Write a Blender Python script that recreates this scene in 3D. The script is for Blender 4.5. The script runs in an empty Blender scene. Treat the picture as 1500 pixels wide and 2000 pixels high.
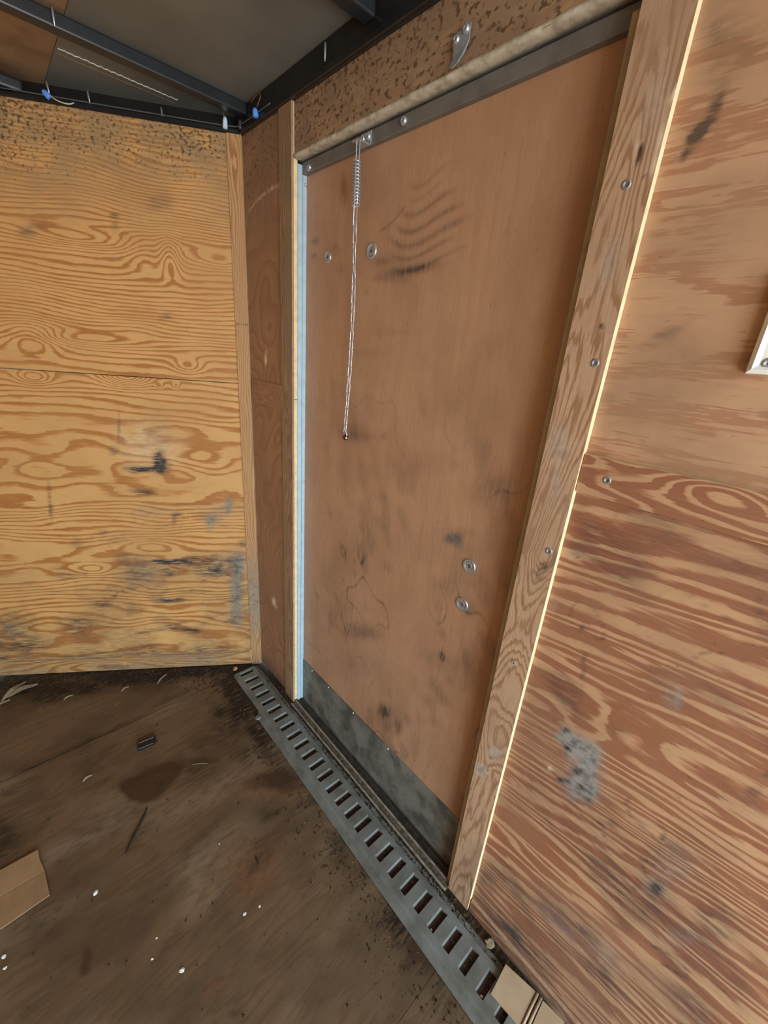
import bpy, bmesh, math, random
import numpy as np
from mathutils import Vector, Matrix

SC = bpy.context.scene
COL = SC.collection

# ------------------------------------------------------------------ camera
cam = bpy.data.cameras.new('camera')
cam.sensor_fit = 'AUTO'
cam.sensor_width = 36.0
cam.lens = 802.456 / 2000.0 * 36.0
cam.clip_start = 0.01
camo = bpy.data.objects.new('camera', cam)
COL.objects.link(camo)
_right = Vector((0.73908263, -0.66928853, 0.07622163))
_down = Vector((-0.18824222, -0.31385592, -0.93062309))
_fwd = Vector((0.64677796, 0.67345923, -0.35795381))
_m = Matrix((_right, -_down, -_fwd)).transposed().to_4x4()
_m.translation = (-0.674863, -1.440473, 1.373238)
camo.matrix_world = _m
SC.camera = camo

# ------------------------------------------------------------------ light: an overcast sky through the open rear
world = bpy.data.worlds.new('sky')
SC.world = world
world.use_nodes = True
_wn = world.node_tree
_wn.nodes.clear()
_tc = _wn.nodes.new('ShaderNodeTexCoord')
_sep = _wn.nodes.new('ShaderNodeSeparateXYZ')
_mr = _wn.nodes.new('ShaderNodeMapRange')
_mr.inputs['From Min'].default_value = -0.06
_mr.inputs['From Max'].default_value = 0.06
_mx = _wn.nodes.new('ShaderNodeMix')
_mx.data_type = 'RGBA'
_mx.inputs['A'].default_value = (0.66, 0.65, 0.62, 1)      # pale gravel yard in daylight
_mx.inputs['B'].default_value = (0.74, 0.92, 1.04, 1)       # bright overcast sky
_bg = _wn.nodes.new('ShaderNodeBackground')
_bg.inputs['Strength'].default_value = 6.0
_wo = _wn.nodes.new('ShaderNodeOutputWorld')
_wn.links.new(_tc.outputs['Generated'], _sep.inputs[0])
_wn.links.new(_sep.outputs['Z'], _mr.inputs['Value'])
_wn.links.new(_mr.outputs['Result'], _mx.inputs['Factor'])
_wn.links.new(_mx.outputs['Result'], _bg.inputs['Color'])
_wn.links.new(_bg.outputs[0], _wo.inputs[0])

REAR = -3.40                                               # y of the open rear doorway
_pl = bpy.data.lights.new('rear_doorway_portal', 'AREA')   # guides sampling of the sky, adds no light
_pl.shape = 'RECTANGLE'
_pl.size, _pl.size_y = 1.83, 1.93
_pl.cycles.is_portal = True
_po = bpy.data.objects.new('rear_doorway_portal', _pl)
_po.location = (-0.922, REAR - 0.02, 0.965)
_po.rotation_euler = (math.pi / 2, 0, 0)
COL.objects.link(_po)

SC.view_settings.view_transform = 'Standard'
SC.view_settings.look = 'None'
SC.view_settings.gamma = 1
SC.view_settings.use_curve_mapping = False
SC.view_settings.exposure = 1.24
try:
    SC.cycles.use_denoising = True
    SC.cycles.max_bounces = 12
    SC.cycles.diffuse_bounces = 6
    SC.cycles.sample_clamp_indirect = 8
except Exception:
    pass

# ------------------------------------------------------------------ helpers
def tag(o, label=None, cat=None, group=None, kind=None):
    if label: o['label'] = label
    if cat: o['category'] = cat
    if group: o['group'] = group
    if kind: o['kind'] = kind
    return o

def link(name, me, parent=None):
    o = bpy.data.objects.new(name, me)
    COL.objects.link(o)
    if parent: o.parent = parent
    return o

def empty(name, loc=(0, 0, 0), parent=None):
    o = bpy.data.objects.new(name, None)
    o.empty_display_size = 0.05
    COL.objects.link(o)
    o.location = loc
    if parent: o.parent = parent
    return o

def mesh_obj(name, verts, faces, mat, parent=None, smooth=False):
    me = bpy.data.meshes.new(name)
    me.from_pydata([tuple(v) for v in verts], [], faces)
    if mat: me.materials.append(mat)
    bm = bmesh.new(); bm.from_mesh(me)
    bmesh.ops.recalc_face_normals(bm, faces=bm.faces)
    bm.to_mesh(me); bm.free()
    if smooth:
        me.polygons.foreach_set('use_smooth', [True] * len(me.polygons))
    return link(name, me, parent)

def bm_obj(name, bm, mat, parent=None, smooth=False):
    me = bpy.data.meshes.new(name)
    bmesh.ops.recalc_face_normals(bm, faces=bm.faces)
    bm.to_mesh(me); bm.free()
    if mat: me.materials.append(mat)
    if smooth:
        me.polygons.foreach_set('use_smooth', [True] * len(me.polygons))
    return link(name, me, parent)

FD = Vector((-0.838245, 0.545293, 0))     # along the angled front wall, away from the corner
FN = Vector((-0.545293, -0.838245, 0))    # out of the front wall, into the room
def P_F(t, z, off=0.0):
    return FD * t + FN * off + Vector((0, 0, z))
def P_S(y, z, x=0.0):
    return Vector((x, y, z))

def hexa(bm, corners):
    v = [bm.verts.new(c) for c in corners]
    for f in ((0, 1, 2, 3), (4, 5, 6, 7), (0, 1, 5, 4), (1, 2, 6, 5), (2, 3, 7, 6), (3, 0, 4, 7)):
        bm.faces.new([v[i] for i in f])
    return v

def bevel_all(bm, w, seg=1):
    if w:
        bmesh.ops.bevel(bm, geom=list(bm.edges), offset=w, segments=seg, affect='EDGES', profile=0.5)

def box(name, a, b, mat, parent=None, bev=0.0, seg=1):
    x0, y0, z0 = a; x1, y1, z1 = b
    bm = bmesh.new()
    hexa(bm, [(x0, y0, z0), (x1, y0, z0), (x1, y1, z0), (x0, y1, z0), (x0, y0, z1), (x1, y0, z1), (x1, y1, z1), (x0, y1, z1)])
    bmesh.ops.recalc_face_normals(bm, faces=bm.faces)
    bevel_all(bm, bev, seg)
    return bm_obj(name, bm, mat, parent)

def fbox(name, t0, t1, z0, z1, o0, o1, mat, parent=None, bev=0.0):
    bm = bmesh.new()
    hexa(bm, [P_F(t0, z0, o0), P_F(t1, z0, o0), P_F(t1, z0, o1), P_F(t0, z0, o1), P_F(t0, z1, o0), P_F(t1, z1, o0), P_F(t1, z1, o1), P_F(t0, z1, o1)])
    bmesh.ops.recalc_face_normals(bm, faces=bm.faces)
    bevel_all(bm, bev)
    return bm_obj(name, bm, mat, parent)

def tube_mesh(name, pts, r, seg=8, closed=False):
    pts = [Vector(p) for p in pts]
    n = len(pts)
    verts, faces = [], []
    prev = None
    for i, p in enumerate(pts):
        a = pts[(i - 1) % n] if (closed or i > 0) else p
        b = pts[(i + 1) % n] if (closed or i < n - 1) else p
        t = (b - a).normalized()
        if prev is None:
            ref = Vector((0, 0, 1)) if abs(t.z) < 0.9 else Vector((1, 0, 0))
            nrm = t.cross(ref).normalized()
        else:
            nrm = (prev - t * prev.dot(t)).normalized()
        prev = nrm
        bn = t.cross(nrm)
        rr = r[i] if isinstance(r, (list, tuple)) else r
        for k in range(seg):
            an = 2 * math.pi * k / seg
            verts.append(p + nrm * (math.cos(an) * rr) + bn * (math.sin(an) * rr))
    m = n if closed else n - 1
    for i in range(m):
        j = (i + 1) % n
        for k in range(seg):
            k2 = (k + 1) % seg
            faces.append((i * seg + k, i * seg + k2, j * seg + k2, j * seg + k))
    if not closed:
        faces.append(tuple(range(seg)))
        faces.append(tuple(range((n - 1) * seg, n * seg)))
    me = bpy.data.meshes.new(name)
    me.from_pydata([tuple(v) for v in verts], [], faces)
    bm = bmesh.new(); bm.from_mesh(me)
    bmesh.ops.recalc_face_normals(bm, faces=bm.faces)
    bm.to_mesh(me); bm.free()
    me.polygons.foreach_set('use_smooth', [True] * len(me.polygons))
    return me

def tube(name, pts, r, mat, parent=None, seg=8, closed=False):
    me = tube_mesh(name, pts, r, seg, closed)
    me.materials.append(mat)
    return link(name, me, parent)

def lathe_mesh(name, prof, mat, seg=18):
    """prof: (radius, height) from the rim to the centre; axis +Z"""
    verts, faces = [], []
    rings = []
    for r, h in prof:
        if r < 1e-6:
            rings.append([len(verts)]); verts.append((0, 0, h))
        else:
            rings.append(list(range(len(verts), len(verts) + seg)))
            verts += [(r * math.cos(2 * math.pi * k / seg), r * math.sin(2 * math.pi * k / seg), h) for k in range(seg)]
    for a, b in zip(rings, rings[1:]):
        for k in range(seg):
            k2 = (k + 1) % seg
            if len(b) == 1: faces.append((a[k], a[k2], b[0]))
            elif len(a) == 1: faces.append((a[0], b[k2], b[k]))
            else: faces.append((a[k], a[k2], b[k2], b[k]))
    if len(rings[0]) > 1: faces.append(tuple(reversed(rings[0])))
    me = bpy.data.meshes.new(name)
    me.from_pydata(verts, [], faces)
    bm = bmesh.new(); bm.from_mesh(me)
    bmesh.ops.recalc_face_normals(bm, faces=bm.faces)
    bm.to_mesh(me); bm.free()
    me.materials.append(mat)
    me.polygons.foreach_set('use_smooth', [True] * len(me.polygons))
    return me

def place(name, me, loc, normal, parent=None, scale=1.0, spin=0.0):
    o = link(name, me, parent)
    q = Vector(normal).to_track_quat('Z', 'Y')
    o.rotation_mode = 'QUATERNION'
    o.rotation_quaternion = q @ Matrix.Rotation(spin, 4, 'Z').to_quaternion()
    o.location = loc
    o.scale = (scale,) * 3
    return o

# ------------------------------------------------------------------ materials
class G:
    def __init__(s, name):
        s.m = bpy.data.materials.new(name)
        s.m.use_nodes = True
        s.t = s.m.node_tree
        s.t.nodes.clear()
        s.out = s.n('ShaderNodeOutputMaterial')
        s.b = s.n('ShaderNodeBsdfPrincipled')
        s.t.links.new(s.b.outputs[0], s.out.inputs[0])
    def n(s, typ, **kw):
        nd = s.t.nodes.new(typ)
        for k, v in kw.items(): setattr(nd, k, v)
        return nd
    def put(s, sock, v):
        if hasattr(v, 'is_linked') or hasattr(v, 'links'):
            s.t.links.new(v, sock)
        elif v is not None:
            if sock.type == 'RGBA' and len(v) == 3: v = (*v, 1)
            sock.default_value = v
    def math(s, op, a, b=None, c=None, clamp=False):
        nd = s.n('ShaderNodeMath', operation=op, use_clamp=clamp)
        for i, v in enumerate((a, b, c)):
            if v is not None: s.put(nd.inputs[i], v)
        return nd.outputs[0]
    def mix(s, f, a, b, mode='MIX'):
        nd = s.n('ShaderNodeMix', data_type='RGBA', blend_type=mode, clamp_factor=True)
        s.put(nd.inputs[0], f); s.put(nd.inputs[6], a); s.put(nd.inputs[7], b)
        return nd.outputs[2]
    def attr(s, name, what='Fac'):
        return s.n('ShaderNodeAttribute', attribute_name=name).outputs[what]
    def vscale(s, v, sc):
        nd = s.n('ShaderNodeVectorMath', operation='MULTIPLY')
        s.put(nd.inputs[0], v); nd.inputs[1].default_value = sc
        return nd.outputs[0]
    def noise(s, v, scale=1.0, detail=2.0, rough=0.5):
        nd = s.n('ShaderNodeTexNoise')
        s.put(nd.inputs['Vector'], v)
        nd.inputs['Scale'].default_value = scale
        nd.inputs['Detail'].default_value = detail
        nd.inputs['Roughness'].default_value = rough
        return nd.outputs['Fac']
    def ramp(s, f, stops, interp='LINEAR'):
        nd = s.n('ShaderNodeValToRGB')
        cr = nd.color_ramp
        cr.interpolation = interp
        while len(cr.elements) < len(stops): cr.elements.new(0.5)
        for e, (p, c) in zip(cr.elements, stops):
            e.position = p
            e.color = (*c, 1) if len(c) == 3 else c
        s.put(nd.inputs[0], f)
        return nd.outputs[0]
    def rng(s, v, a, b, c=0.0, d=1.0, smooth=True):
        nd = s.n('ShaderNodeMapRange', interpolation_type='SMOOTHSTEP' if smooth else 'LINEAR')
        s.put(nd.inputs[0], v)
        for i, x in enumerate((a, b, c, d)): s.put(nd.inputs[1 + i], x)
        return nd.outputs[0]
    def bump(s, h, strength=0.3, dist=0.002):
        nd = s.n('ShaderNodeBump')
        nd.inputs['Strength'].default_value = strength
        nd.inputs['Distance'].default_value = dist
        s.put(nd.inputs['Height'], h)
        s.t.links.new(nd.outputs[0], s.b.inputs['Normal'])
    def set(s, **kw):
        for k, v in kw.items(): s.put(s.b.inputs[k.replace('_', ' ')], v)
        return s

def plain(name, col, rough=0.5, metal=0.0, var=0.12, scale=30.0, col2=None, bump=0.0, spec=None):
    g = G(name)
    co = g.n('ShaderNodeTexCoord').outputs['Object']
    nz = g.noise(co, scale, 4, 0.6)
    c2 = col2 or tuple(c * (1 - var * 2) for c in col)
    g.set(Base_Color=g.mix(g.rng(nz, 0.35, 0.7), col, c2), Roughness=rough, Metallic=metal)
    if spec is not None: g.set(Specular_IOR_Level=spec)
    if bump: g.bump(nz, bump, 0.001)
    return g.m

def wood(name, pale, mid, dark, jag=0.35, streak=0.16, blot=None, blotamt=0.35, blotscale=5.0, contrast=1.0, rough=0.6,
         mold=(0.050, 0.036, 0.022), grime=(0.022, 0.026, 0.032), grey=(0.27, 0.275, 0.265), extra=(0.75, 0.62, 0.42), flecks=0.5, sharp=(0.0, 0.5, 0.86, 0.95), moldscale=75.0, bump=0.25, two=None, mouldtint=None, gmin=0.12, spread=0.0, moldsoft=0.09):
    g = G(name)
    uv = g.attr('grain_uv', 'Vector')
    h = g.attr('rings')
    fib = g.noise(g.vscale(uv, (7, 150, 1)), 1, 3, 0.6)
    fib2 = g.noise(g.vscale(uv, (28, 60, 1)), 1, 2, 0.5)
    hh = g.math('ADD', h, g.math('MULTIPLY', g.math('SUBTRACT', fib, 0.5), jag * 2))
    hh = g.math('ADD', hh, g.math('MULTIPLY', g.math('SUBTRACT', fib2, 0.5), jag))
    fr = g.math('FRACT', hh)
    if spread: fr = g.math('POWER', fr, g.rng(g.noise(g.vscale(uv, (5, 24, 1)), 1, 3, 0.6), 0.3, 0.7, 1 / (1 + spread), 1 + spread))
    p0, p1, p2, p3 = sharp
    col = g.ramp(fr, [(p0, pale), (p1, mid), (p2, dark), (p3, dark), (1.0, pale)])
    if two == 'brown': col = g.ramp(fr, [(0.0, dark), (0.34, dark), (0.46, mid), (0.54, pale), (0.90, pale), (1.0, dark)])
    if two == 'pale': col = g.ramp(fr, [(0.0, pale), (0.44, pale), (0.58, mid), (0.70, dark), (0.93, dark), (1.0, pale)])
    fine = g.noise(g.vscale(uv, (16, 620, 1)), 1, 3, 0.6)
    col = g.mix(g.math('MULTIPLY', g.rng(fine, 0.35, 0.75), streak), col, tuple(c * 0.35 for c in dark))
    fine2 = g.noise(g.vscale(uv, (10, 260, 1)), 1, 2, 0.6)
    col = g.mix(g.math('MULTIPLY', g.rng(fine2, 0.5, 0.8), streak), col, tuple(min(1, c * 1.15) for c in pale))
    bl = g.noise(g.vscale(uv, (0.7, 1, 1)), blotscale, 4, 0.6)
    if blot: col = g.mix(g.math('MULTIPLY', g.rng(bl, 0.38, 0.72), blotamt), col, blot)
    # dark flecks and tiny scratches
    fl = g.noise(g.vscale(uv, (60, 170, 1)), 1, 2, 0.5)
    col = g.mix(g.math('MULTIPLY', g.rng(fl, 0.68, 0.78), flecks), col, tuple(c * 0.3 for c in dark))
    # pale exposed wood (torn edges, scuffs)
    ex = g.math('MULTIPLY', g.attr('pale'), g.rng(fib2, 0.2, 0.6))
    col = g.mix(ex, col, extra)
    # mould
    ms = g.attr('mould')
    sp = g.noise(g.vscale(uv, (0.75, 1, 1)), moldscale, 3, 0.55)
    soft = g.noise(uv, 9, 3, 0.6)
    col = g.mix(g.math('MULTIPLY', g.math('MULTIPLY', ms, 0.8), g.rng(soft, 0.25, 0.65)), col, mouldtint or tuple(c * 2.6 for c in mold))
    thr = g.math('SUBTRACT', 0.72, g.math('MULTIPLY', ms, 0.22))
    spots = g.rng(sp, thr, g.math('ADD', thr, moldsoft))
    col = g.mix(g.math('MULTIPLY', spots, g.math('MULTIPLY', ms, 1.4, clamp=True)), col, mold)
    # grey scrape and dark grime
    gn = g.noise(g.vscale(uv, (30, 90, 1)), 1, 3, 0.6)
    gr = g.math('MULTIPLY', g.attr('scrape'), g.rng(gn, 0.15, 0.55, 0.25, 1.0))
    gcol = g.mix(g.rng(g.noise(uv, 55, 4, 0.65), 0.42, 0.66), grey, tuple(c * 0.55 for c in grey))
    col = g.mix(gr, col, gcol)
    gn2 = g.noise(g.vscale(uv, (22, 130, 1)), 1, 4, 0.65)
    gm = g.math('MULTIPLY', g.attr('grime'), g.rng(gn2, 0.3, 0.62, gmin, 1.15))
    col = g.mix(gm, col, grime)
    wet = g.math('MULTIPLY', g.attr('wet'), g.rng(g.noise(uv, 26, 4, 0.6), 0.2, 0.5, 0.6, 1.0))
    col = g.mix(g.rng(wet, 0.15, 0.65, 0.0, 0.85), col, (0.040, 0.021, 0.009))
    g.set(Base_Color=col, Roughness=rough, Specular_IOR_Level=0.35)
    g.bump(g.math('ADD', g.math('MULTIPLY', fib, 0.5), g.math('MULTIPLY', fine, 0.4)), bump, 0.0015)
    return g.m

M = {}
M['ply_front'] = wood('pine_plywood_front', (0.54, 0.305, 0.110), (0.455, 0.215, 0.064), (0.34, 0.130, 0.031), blot=(0.39, 0.20, 0.072), blotamt=0.5, jag=0.22, two='pale', mouldtint=(0.24, 0.165, 0.085), grey=(0.20, 0.20, 0.17), mold=(0.075, 0.050, 0.028), spread=0.9, moldscale=135, moldsoft=0.17)
M['ply_right'] = wood('pine_plywood_side', (0.50, 0.300, 0.165), (0.42, 0.215, 0.115), (0.275, 0.110, 0.056), blot=(0.28, 0.155, 0.092), blotamt=0.6, jag=0.30, two='brown', flecks=0.8, grey=(0.30, 0.29, 0.265), spread=1.0)
M['ply_soft'] = wood('worn_plywood_side', (0.49, 0.300, 0.175), (0.47, 0.275, 0.158), (0.375, 0.19, 0.105), blot=(0.31, 0.195, 0.12), blotamt=0.85, jag=0.7, streak=0.08, flecks=0.35, grime=(0.11, 0.075, 0.047), two='pale', spread=0.6, blotscale=7)
M['ply_narrow'] = wood('red_plywood_narrow', (0.36, 0.205, 0.118), (0.335, 0.182, 0.100), (0.285, 0.143, 0.074), blot=(0.24, 0.135, 0.08), blotamt=0.6, jag=0.14, streak=0.10, mold=(0.12, 0.075, 0.045), mouldtint=(0.21, 0.14, 0.095), moldscale=120)
M['ply_header'] = wood('mouldy_plywood_header', (0.42, 0.285, 0.165), (0.39, 0.250, 0.14), (0.34, 0.205, 0.11), blot=(0.24, 0.155, 0.095), blotamt=0.9, jag=0.6, streak=0.12, moldscale=105, blotscale=16, mold=(0.105, 0.066, 0.039), mouldtint=(0.23, 0.155, 0.098), moldsoft=0.14)
M['ply_door'] = wood('luan_door_panel', (0.475, 0.285, 0.175), (0.465, 0.272, 0.165), (0.445, 0.250, 0.145), blot=(0.35, 0.20, 0.118), blotamt=0.65, jag=0.9, streak=0.20, flecks=0.5, blotscale=7, grime=(0.075, 0.055, 0.040), grey=(0.19, 0.165, 0.14), extra=(0.22, 0.09, 0.035), rough=0.42, gmin=0.55)
M['stile'] = wood('worn_stile_batten', (0.50, 0.335, 0.215), (0.44, 0.280, 0.172), (0.315, 0.170, 0.088), blot=(0.33, 0.21, 0.135), blotamt=0.7, jag=0.6, streak=0.30, grime=(0.045, 0.03, 0.02), grey=(0.44, 0.38, 0.32), extra=(0.85, 0.74, 0.55), two='pale', spread=0.4)
M['jamb_wood'] = wood('grey_brown_batten', (0.36, 0.245, 0.15), (0.31, 0.20, 0.118), (0.22, 0.125, 0.065), blot=(0.22, 0.145, 0.09), blotamt=0.5, jag=0.3)
M['corner_wood'] = wood('corner_batten_pine', (0.45, 0.26, 0.115), (0.40, 0.215, 0.085), (0.27, 0.12, 0.045), blot=(0.30, 0.17, 0.08), blotamt=0.4, jag=0.25, grey=(0.22, 0.20, 0.16))
M['floor'] = wood('dirty_floor_plywood', (0.160, 0.106, 0.058), (0.150, 0.097, 0.051), (0.122, 0.076, 0.038), blot=(0.070, 0.045, 0.026), blotamt=0.9, jag=0.6, streak=0.25, mold=(0.035, 0.018, 0.008), grime=(0.014, 0.009, 0.006), grey=(0.19, 0.085, 0.042), flecks=0.75, blotscale=5, moldscale=70, rough=0.55, extra=(0.25, 0.19, 0.125), bump=0.4, mouldtint=(0.12, 0.078, 0.046))
M['edge'] = plain('cut_plywood_edge', (0.72, 0.56, 0.34), 0.7, var=0.10, scale=60)
M['edge_brown'] = plain('brown_batten_edge', (0.36, 0.235, 0.14), 0.7, var=0.15, scale=60)
M['edge_worn'] = plain('worn_pale_header_edge', (0.50, 0.455, 0.36), 0.8, scale=60, col2=(0.32, 0.28, 0.205), bump=0.4)
M['edge_olive'] = plain('olive_jamb_face', (0.40, 0.33, 0.215), 0.7, var=0.12, scale=30)
M['edge_old'] = plain('worn_plywood_edge', (0.33, 0.29, 0.19), 0.8, var=0.16, scale=45, bump=0.5)
M['alu'] = plain('door_frame_aluminium', (0.42, 0.57, 0.66), 0.45, 0.15, var=0.06, scale=40)
M['alu_grey'] = plain('grey_aluminium_band', (0.20, 0.195, 0.185), 0.5, 0.4, var=0.12, scale=25)
M['kick'] = plain('dirty_kick_plate_metal', (0.20, 0.195, 0.165), 0.5, 0.15, scale=16, col2=(0.075, 0.078, 0.07))
M['zinc'] = plain('zinc_hardware', (0.56, 0.61, 0.67), 0.36, 0.75, var=0.1, scale=200)
M['screw'] = plain('dull_screw_steel', (0.36, 0.36, 0.37), 0.5, 0.5, var=0.2, scale=400)
M['brass'] = plain('dull_steel_hook', (0.20, 0.17, 0.11), 0.35, 1.0, scale=200)
M['track'] = plain('grey_painted_track', (0.19, 0.205, 0.195), 0.45, 0.2, scale=16, col2=(0.115, 0.118, 0.103))
M['slotbed'] = plain('rusty_track_bed', (0.045, 0.018, 0.010), 0.8, scale=60, col2=(0.012, 0.006, 0.004))
M['sill'] = plain('dirty_threshold_ridge', (0.34, 0.29, 0.22), 0.55, 0.2, scale=60, col2=(0.17, 0.14, 0.105))
M['sill_mid'] = plain('gritty_threshold_channel', (0.13, 0.105, 0.075), 0.8, 0.0, scale=110, col2=(0.030, 0.024, 0.018), bump=0.5)
M['sill_dark'] = plain('dark_dirty_sill', (0.045, 0.036, 0.027), 0.7, 0.0, scale=50, col2=(0.014, 0.011, 0.009))
M['black'] = plain('black_frame_paint', (0.0065, 0.0075, 0.009), 0.35, 0.0, scale=20, col2=(0.011, 0.012, 0.013))
M['bow'] = plain('black_roof_bow_paint', (0.017, 0.021, 0.027), 0.36, 0.0, scale=20, col2=(0.012, 0.015, 0.019))
M['ceil'] = plain('grey_ceiling_sheet', (0.175, 0.178, 0.160), 0.5, 0.0, scale=3, col2=(0.125, 0.130, 0.118))
M['ceil_brown'] = plain('brown_ceiling_board', (0.30, 0.195, 0.11), 0.6, 0.0, scale=9, col2=(0.19, 0.112, 0.062))
M['skin'] = plain('outer_skin', (0.25, 0.22, 0.19), 0.7)
M['shell_wood'] = plain('plain_plywood', (0.50, 0.31, 0.155), 0.65, scale=6, col2=(0.40, 0.225, 0.10))
M['bead'] = plain('white_sealant_bead', (0.75, 0.75, 0.72), 0.6)
M['white'] = plain('white_plate', (0.84, 0.88, 0.86), 0.4, 0.0, var=0.04, scale=20)
M['white_grey'] = plain('white_plate_recess', (0.42, 0.42, 0.36), 0.6, scale=60)
M['blue'] = plain('blue_wire_nut', (0.10, 0.30, 0.85), 0.3, var=0.1)
M['paleblue'] = plain('clear_blue_connector', (0.55, 0.72, 0.90), 0.3, var=0.1)
M['wire'] = plain('white_wire', (0.62, 0.56, 0.42), 0.5)
M['wire_dark'] = plain('dark_wire', (0.07, 0.085, 0.09), 0.35)
M['wire_brown'] = plain('brown_wire', (0.16, 0.085, 0.04), 0.5)
M['card'] = plain('brown_cardboard', (0.30, 0.185, 0.095), 0.8, scale=14, col2=(0.24, 0.145, 0.07), bump=0.2)
M['card_pale'] = plain('pale_cardboard', (0.40, 0.285, 0.18), 0.8, scale=14, col2=(0.33, 0.23, 0.14), bump=0.2)
M['clip'] = plain('black_gloss_plastic', (0.008, 0.010, 0.012), 0.22)
M['twig'] = plain('dark_twig_bark', (0.022, 0.012, 0.006), 0.8)
M['shaving'] = plain('pale_wood_shaving', (0.27, 0.21, 0.14), 0.8, scale=90)
M['chip'] = plain('orange_wood_chip', (0.52, 0.27, 0.13), 0.7, scale=90)
M['flake'] = plain('white_flake', (0.80, 0.80, 0.76), 0.6, var=0.05)
M['crumb'] = plain('dark_dirt_crumb', (0.020, 0.011, 0.006), 0.9, scale=50)
M['grit'] = plain('pale_sawdust_crumb', (0.22, 0.155, 0.09), 0.9, scale=50)

# ------------------------------------------------------------------ plywood panels: real boards whose growth rings are contours of a height field
def srf(seed, u, v, lu, lv, n=28):
    r = np.random.default_rng(seed)
    s = np.zeros_like(u)
    for _ in range(n):
        s += np.cos(r.normal() / lu * u + r.normal() / lv * v + r.uniform(0, 6.283))
    return s * math.sqrt(2.0 / n)

def blobs(lst, a, b):
    s = np.zeros_like(a)
    for ca, cb, ax, az, bx, bz, st in lst:
        det = ax * bz - az * bx
        if abs(det) < 1e-9: continue
        da, db = a - ca, b - cb
        p = (da * bz - db * bx) / det
        q = (db * ax - da * az) / det
        s += st * np.exp(-(p * p + q * q) ** 1.5)
    return np.clip(s, 0, 1.3)

def panel(name, parent, fn, a0, a1, b0, b1, d, th, mat, edge, rings, vertical=False, res=0.006, warp=None, **attrs):
    """a board: front face is a fine grid fn(a, b, d); d is the front depth, th the thickness"""
    na = max(2, int(round((a1 - a0) / res)) + 1)
    nb = max(2, int(round((b1 - b0) / res)) + 1)
    A, B = np.meshgrid(np.linspace(a0, a1, na), np.linspace(b0, b1, nb), indexing='ij')
    A = A.ravel(); B = B.ravel()
    dd = np.full_like(A, d)
    if warp is not None: dd = dd + warp(A, B)
    o = np.array(fn(0, 0, 0)); ea = np.array(fn(1, 0, 0)) - o; eb = np.array(fn(0, 1, 0)) - o; ed = np.array(fn(0, 0, 1)) - o
    co = o + A[:, None] * ea + B[:, None] * eb + dd[:, None] * ed
    idx = np.arange(na * nb).reshape(na, nb)
    quads = np.stack([idx[:-1, :-1], idx[1:, :-1], idx[1:, 1:], idx[:-1, 1:]], -1).reshape(-1, 4)
    out = th_sign(fn)
    nrm = np.cross(ea, eb)
    if np.dot(nrm, ed * out) < 0: quads = quads[:, ::-1]
    loop = np.concatenate([idx[:, 0], idx[-1, 1:], idx[-2::-1, -1], idx[0, -2:0:-1]])
    n0 = len(co)
    # a separate copy of the rim for sharp edges, and the back rim
    rim = co[loop]
    back = o + A[loop][:, None] * ea + B[loop][:, None] * eb + (d - out * th) * ed
    allco = np.concatenate([co, rim, back])
    L = len(loop)
    i = np.arange(L); j = (i + 1) % L
    side = np.stack([n0 + i, n0 + j, n0 + L + j, n0 + L + i], -1)
    faces = [tuple(f) for f in quads.tolist()] + [tuple(f) for f in side.tolist()]
    ci = [n0 + L + k for k in (0, na - 1, na - 1 + nb - 1, 2 * (na - 1) + nb - 1)]
    faces.append(tuple(range(n0 + L, n0 + 2 * L)))
    me = bpy.data.meshes.new(name)
    me.from_pydata(allco.tolist(), [], faces)
    me.materials.append(mat); me.materials.append(edge)
    mi = np.zeros(len(faces), np.int32); mi[len(quads):] = 1
    me.polygons.foreach_set('material_index', mi)
    sm = np.zeros(len(faces), bool); sm[:len(quads)] = True
    me.polygons.foreach_set('use_smooth', sm)
    allA = np.concatenate([A, A[loop], A[loop]]); allB = np.concatenate([B, B[loop], B[loop]])
    def fa(nm, val):
        at = me.attributes.new(nm, 'FLOAT', 'POINT'); at.data.foreach_set('value', np.asarray(val, np.float32))
    fa('rings', rings(allB, allA) if vertical else rings(allA, allB))
    for k, v in attrs.items():
        fa(k, np.clip(v(allA, allB), 0, 1.3) if callable(v) else blobs(v, allA, allB))
    uv = np.stack([allB, allA, allA * 0] if vertical else [allA, allB, allA * 0], -1).astype(np.float32)
    at = me.attributes.new('grain_uv', 'FLOAT_VECTOR', 'POINT'); at.data.foreach_set('vector', uv.ravel())
    # orientation of rim and back
    bm = bmesh.new(); bm.from_mesh(me)
    bm.faces.ensure_lookup_table()
    c = Vector(co.mean(0) - ed * out * th * 0.5)
    for f in bm.faces:
        if f.material_index == 1 and f.normal.dot(f.calc_center_median() - c) < 0: f.normal_flip()
    bm.to_mesh(me); bm.free()
    return link(name, me, parent)

def th_sign(fn):
    return {'F': 1.0, 'S': -1.0, 'G': 1.0}[fn.kind]
class Frame:
    def __init__(s, kind, f): s.kind, s.f = kind, f
    def __call__(s, a, b, d): return tuple(s.f(a, b, d))
FF = Frame('F', lambda a, b, d: P_F(a, b, d))
FS = Frame('S', lambda a, b, d: Vector((d, a, b)))
FG = Frame('G', lambda a, b, d: Vector((a, b, d)))

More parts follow.
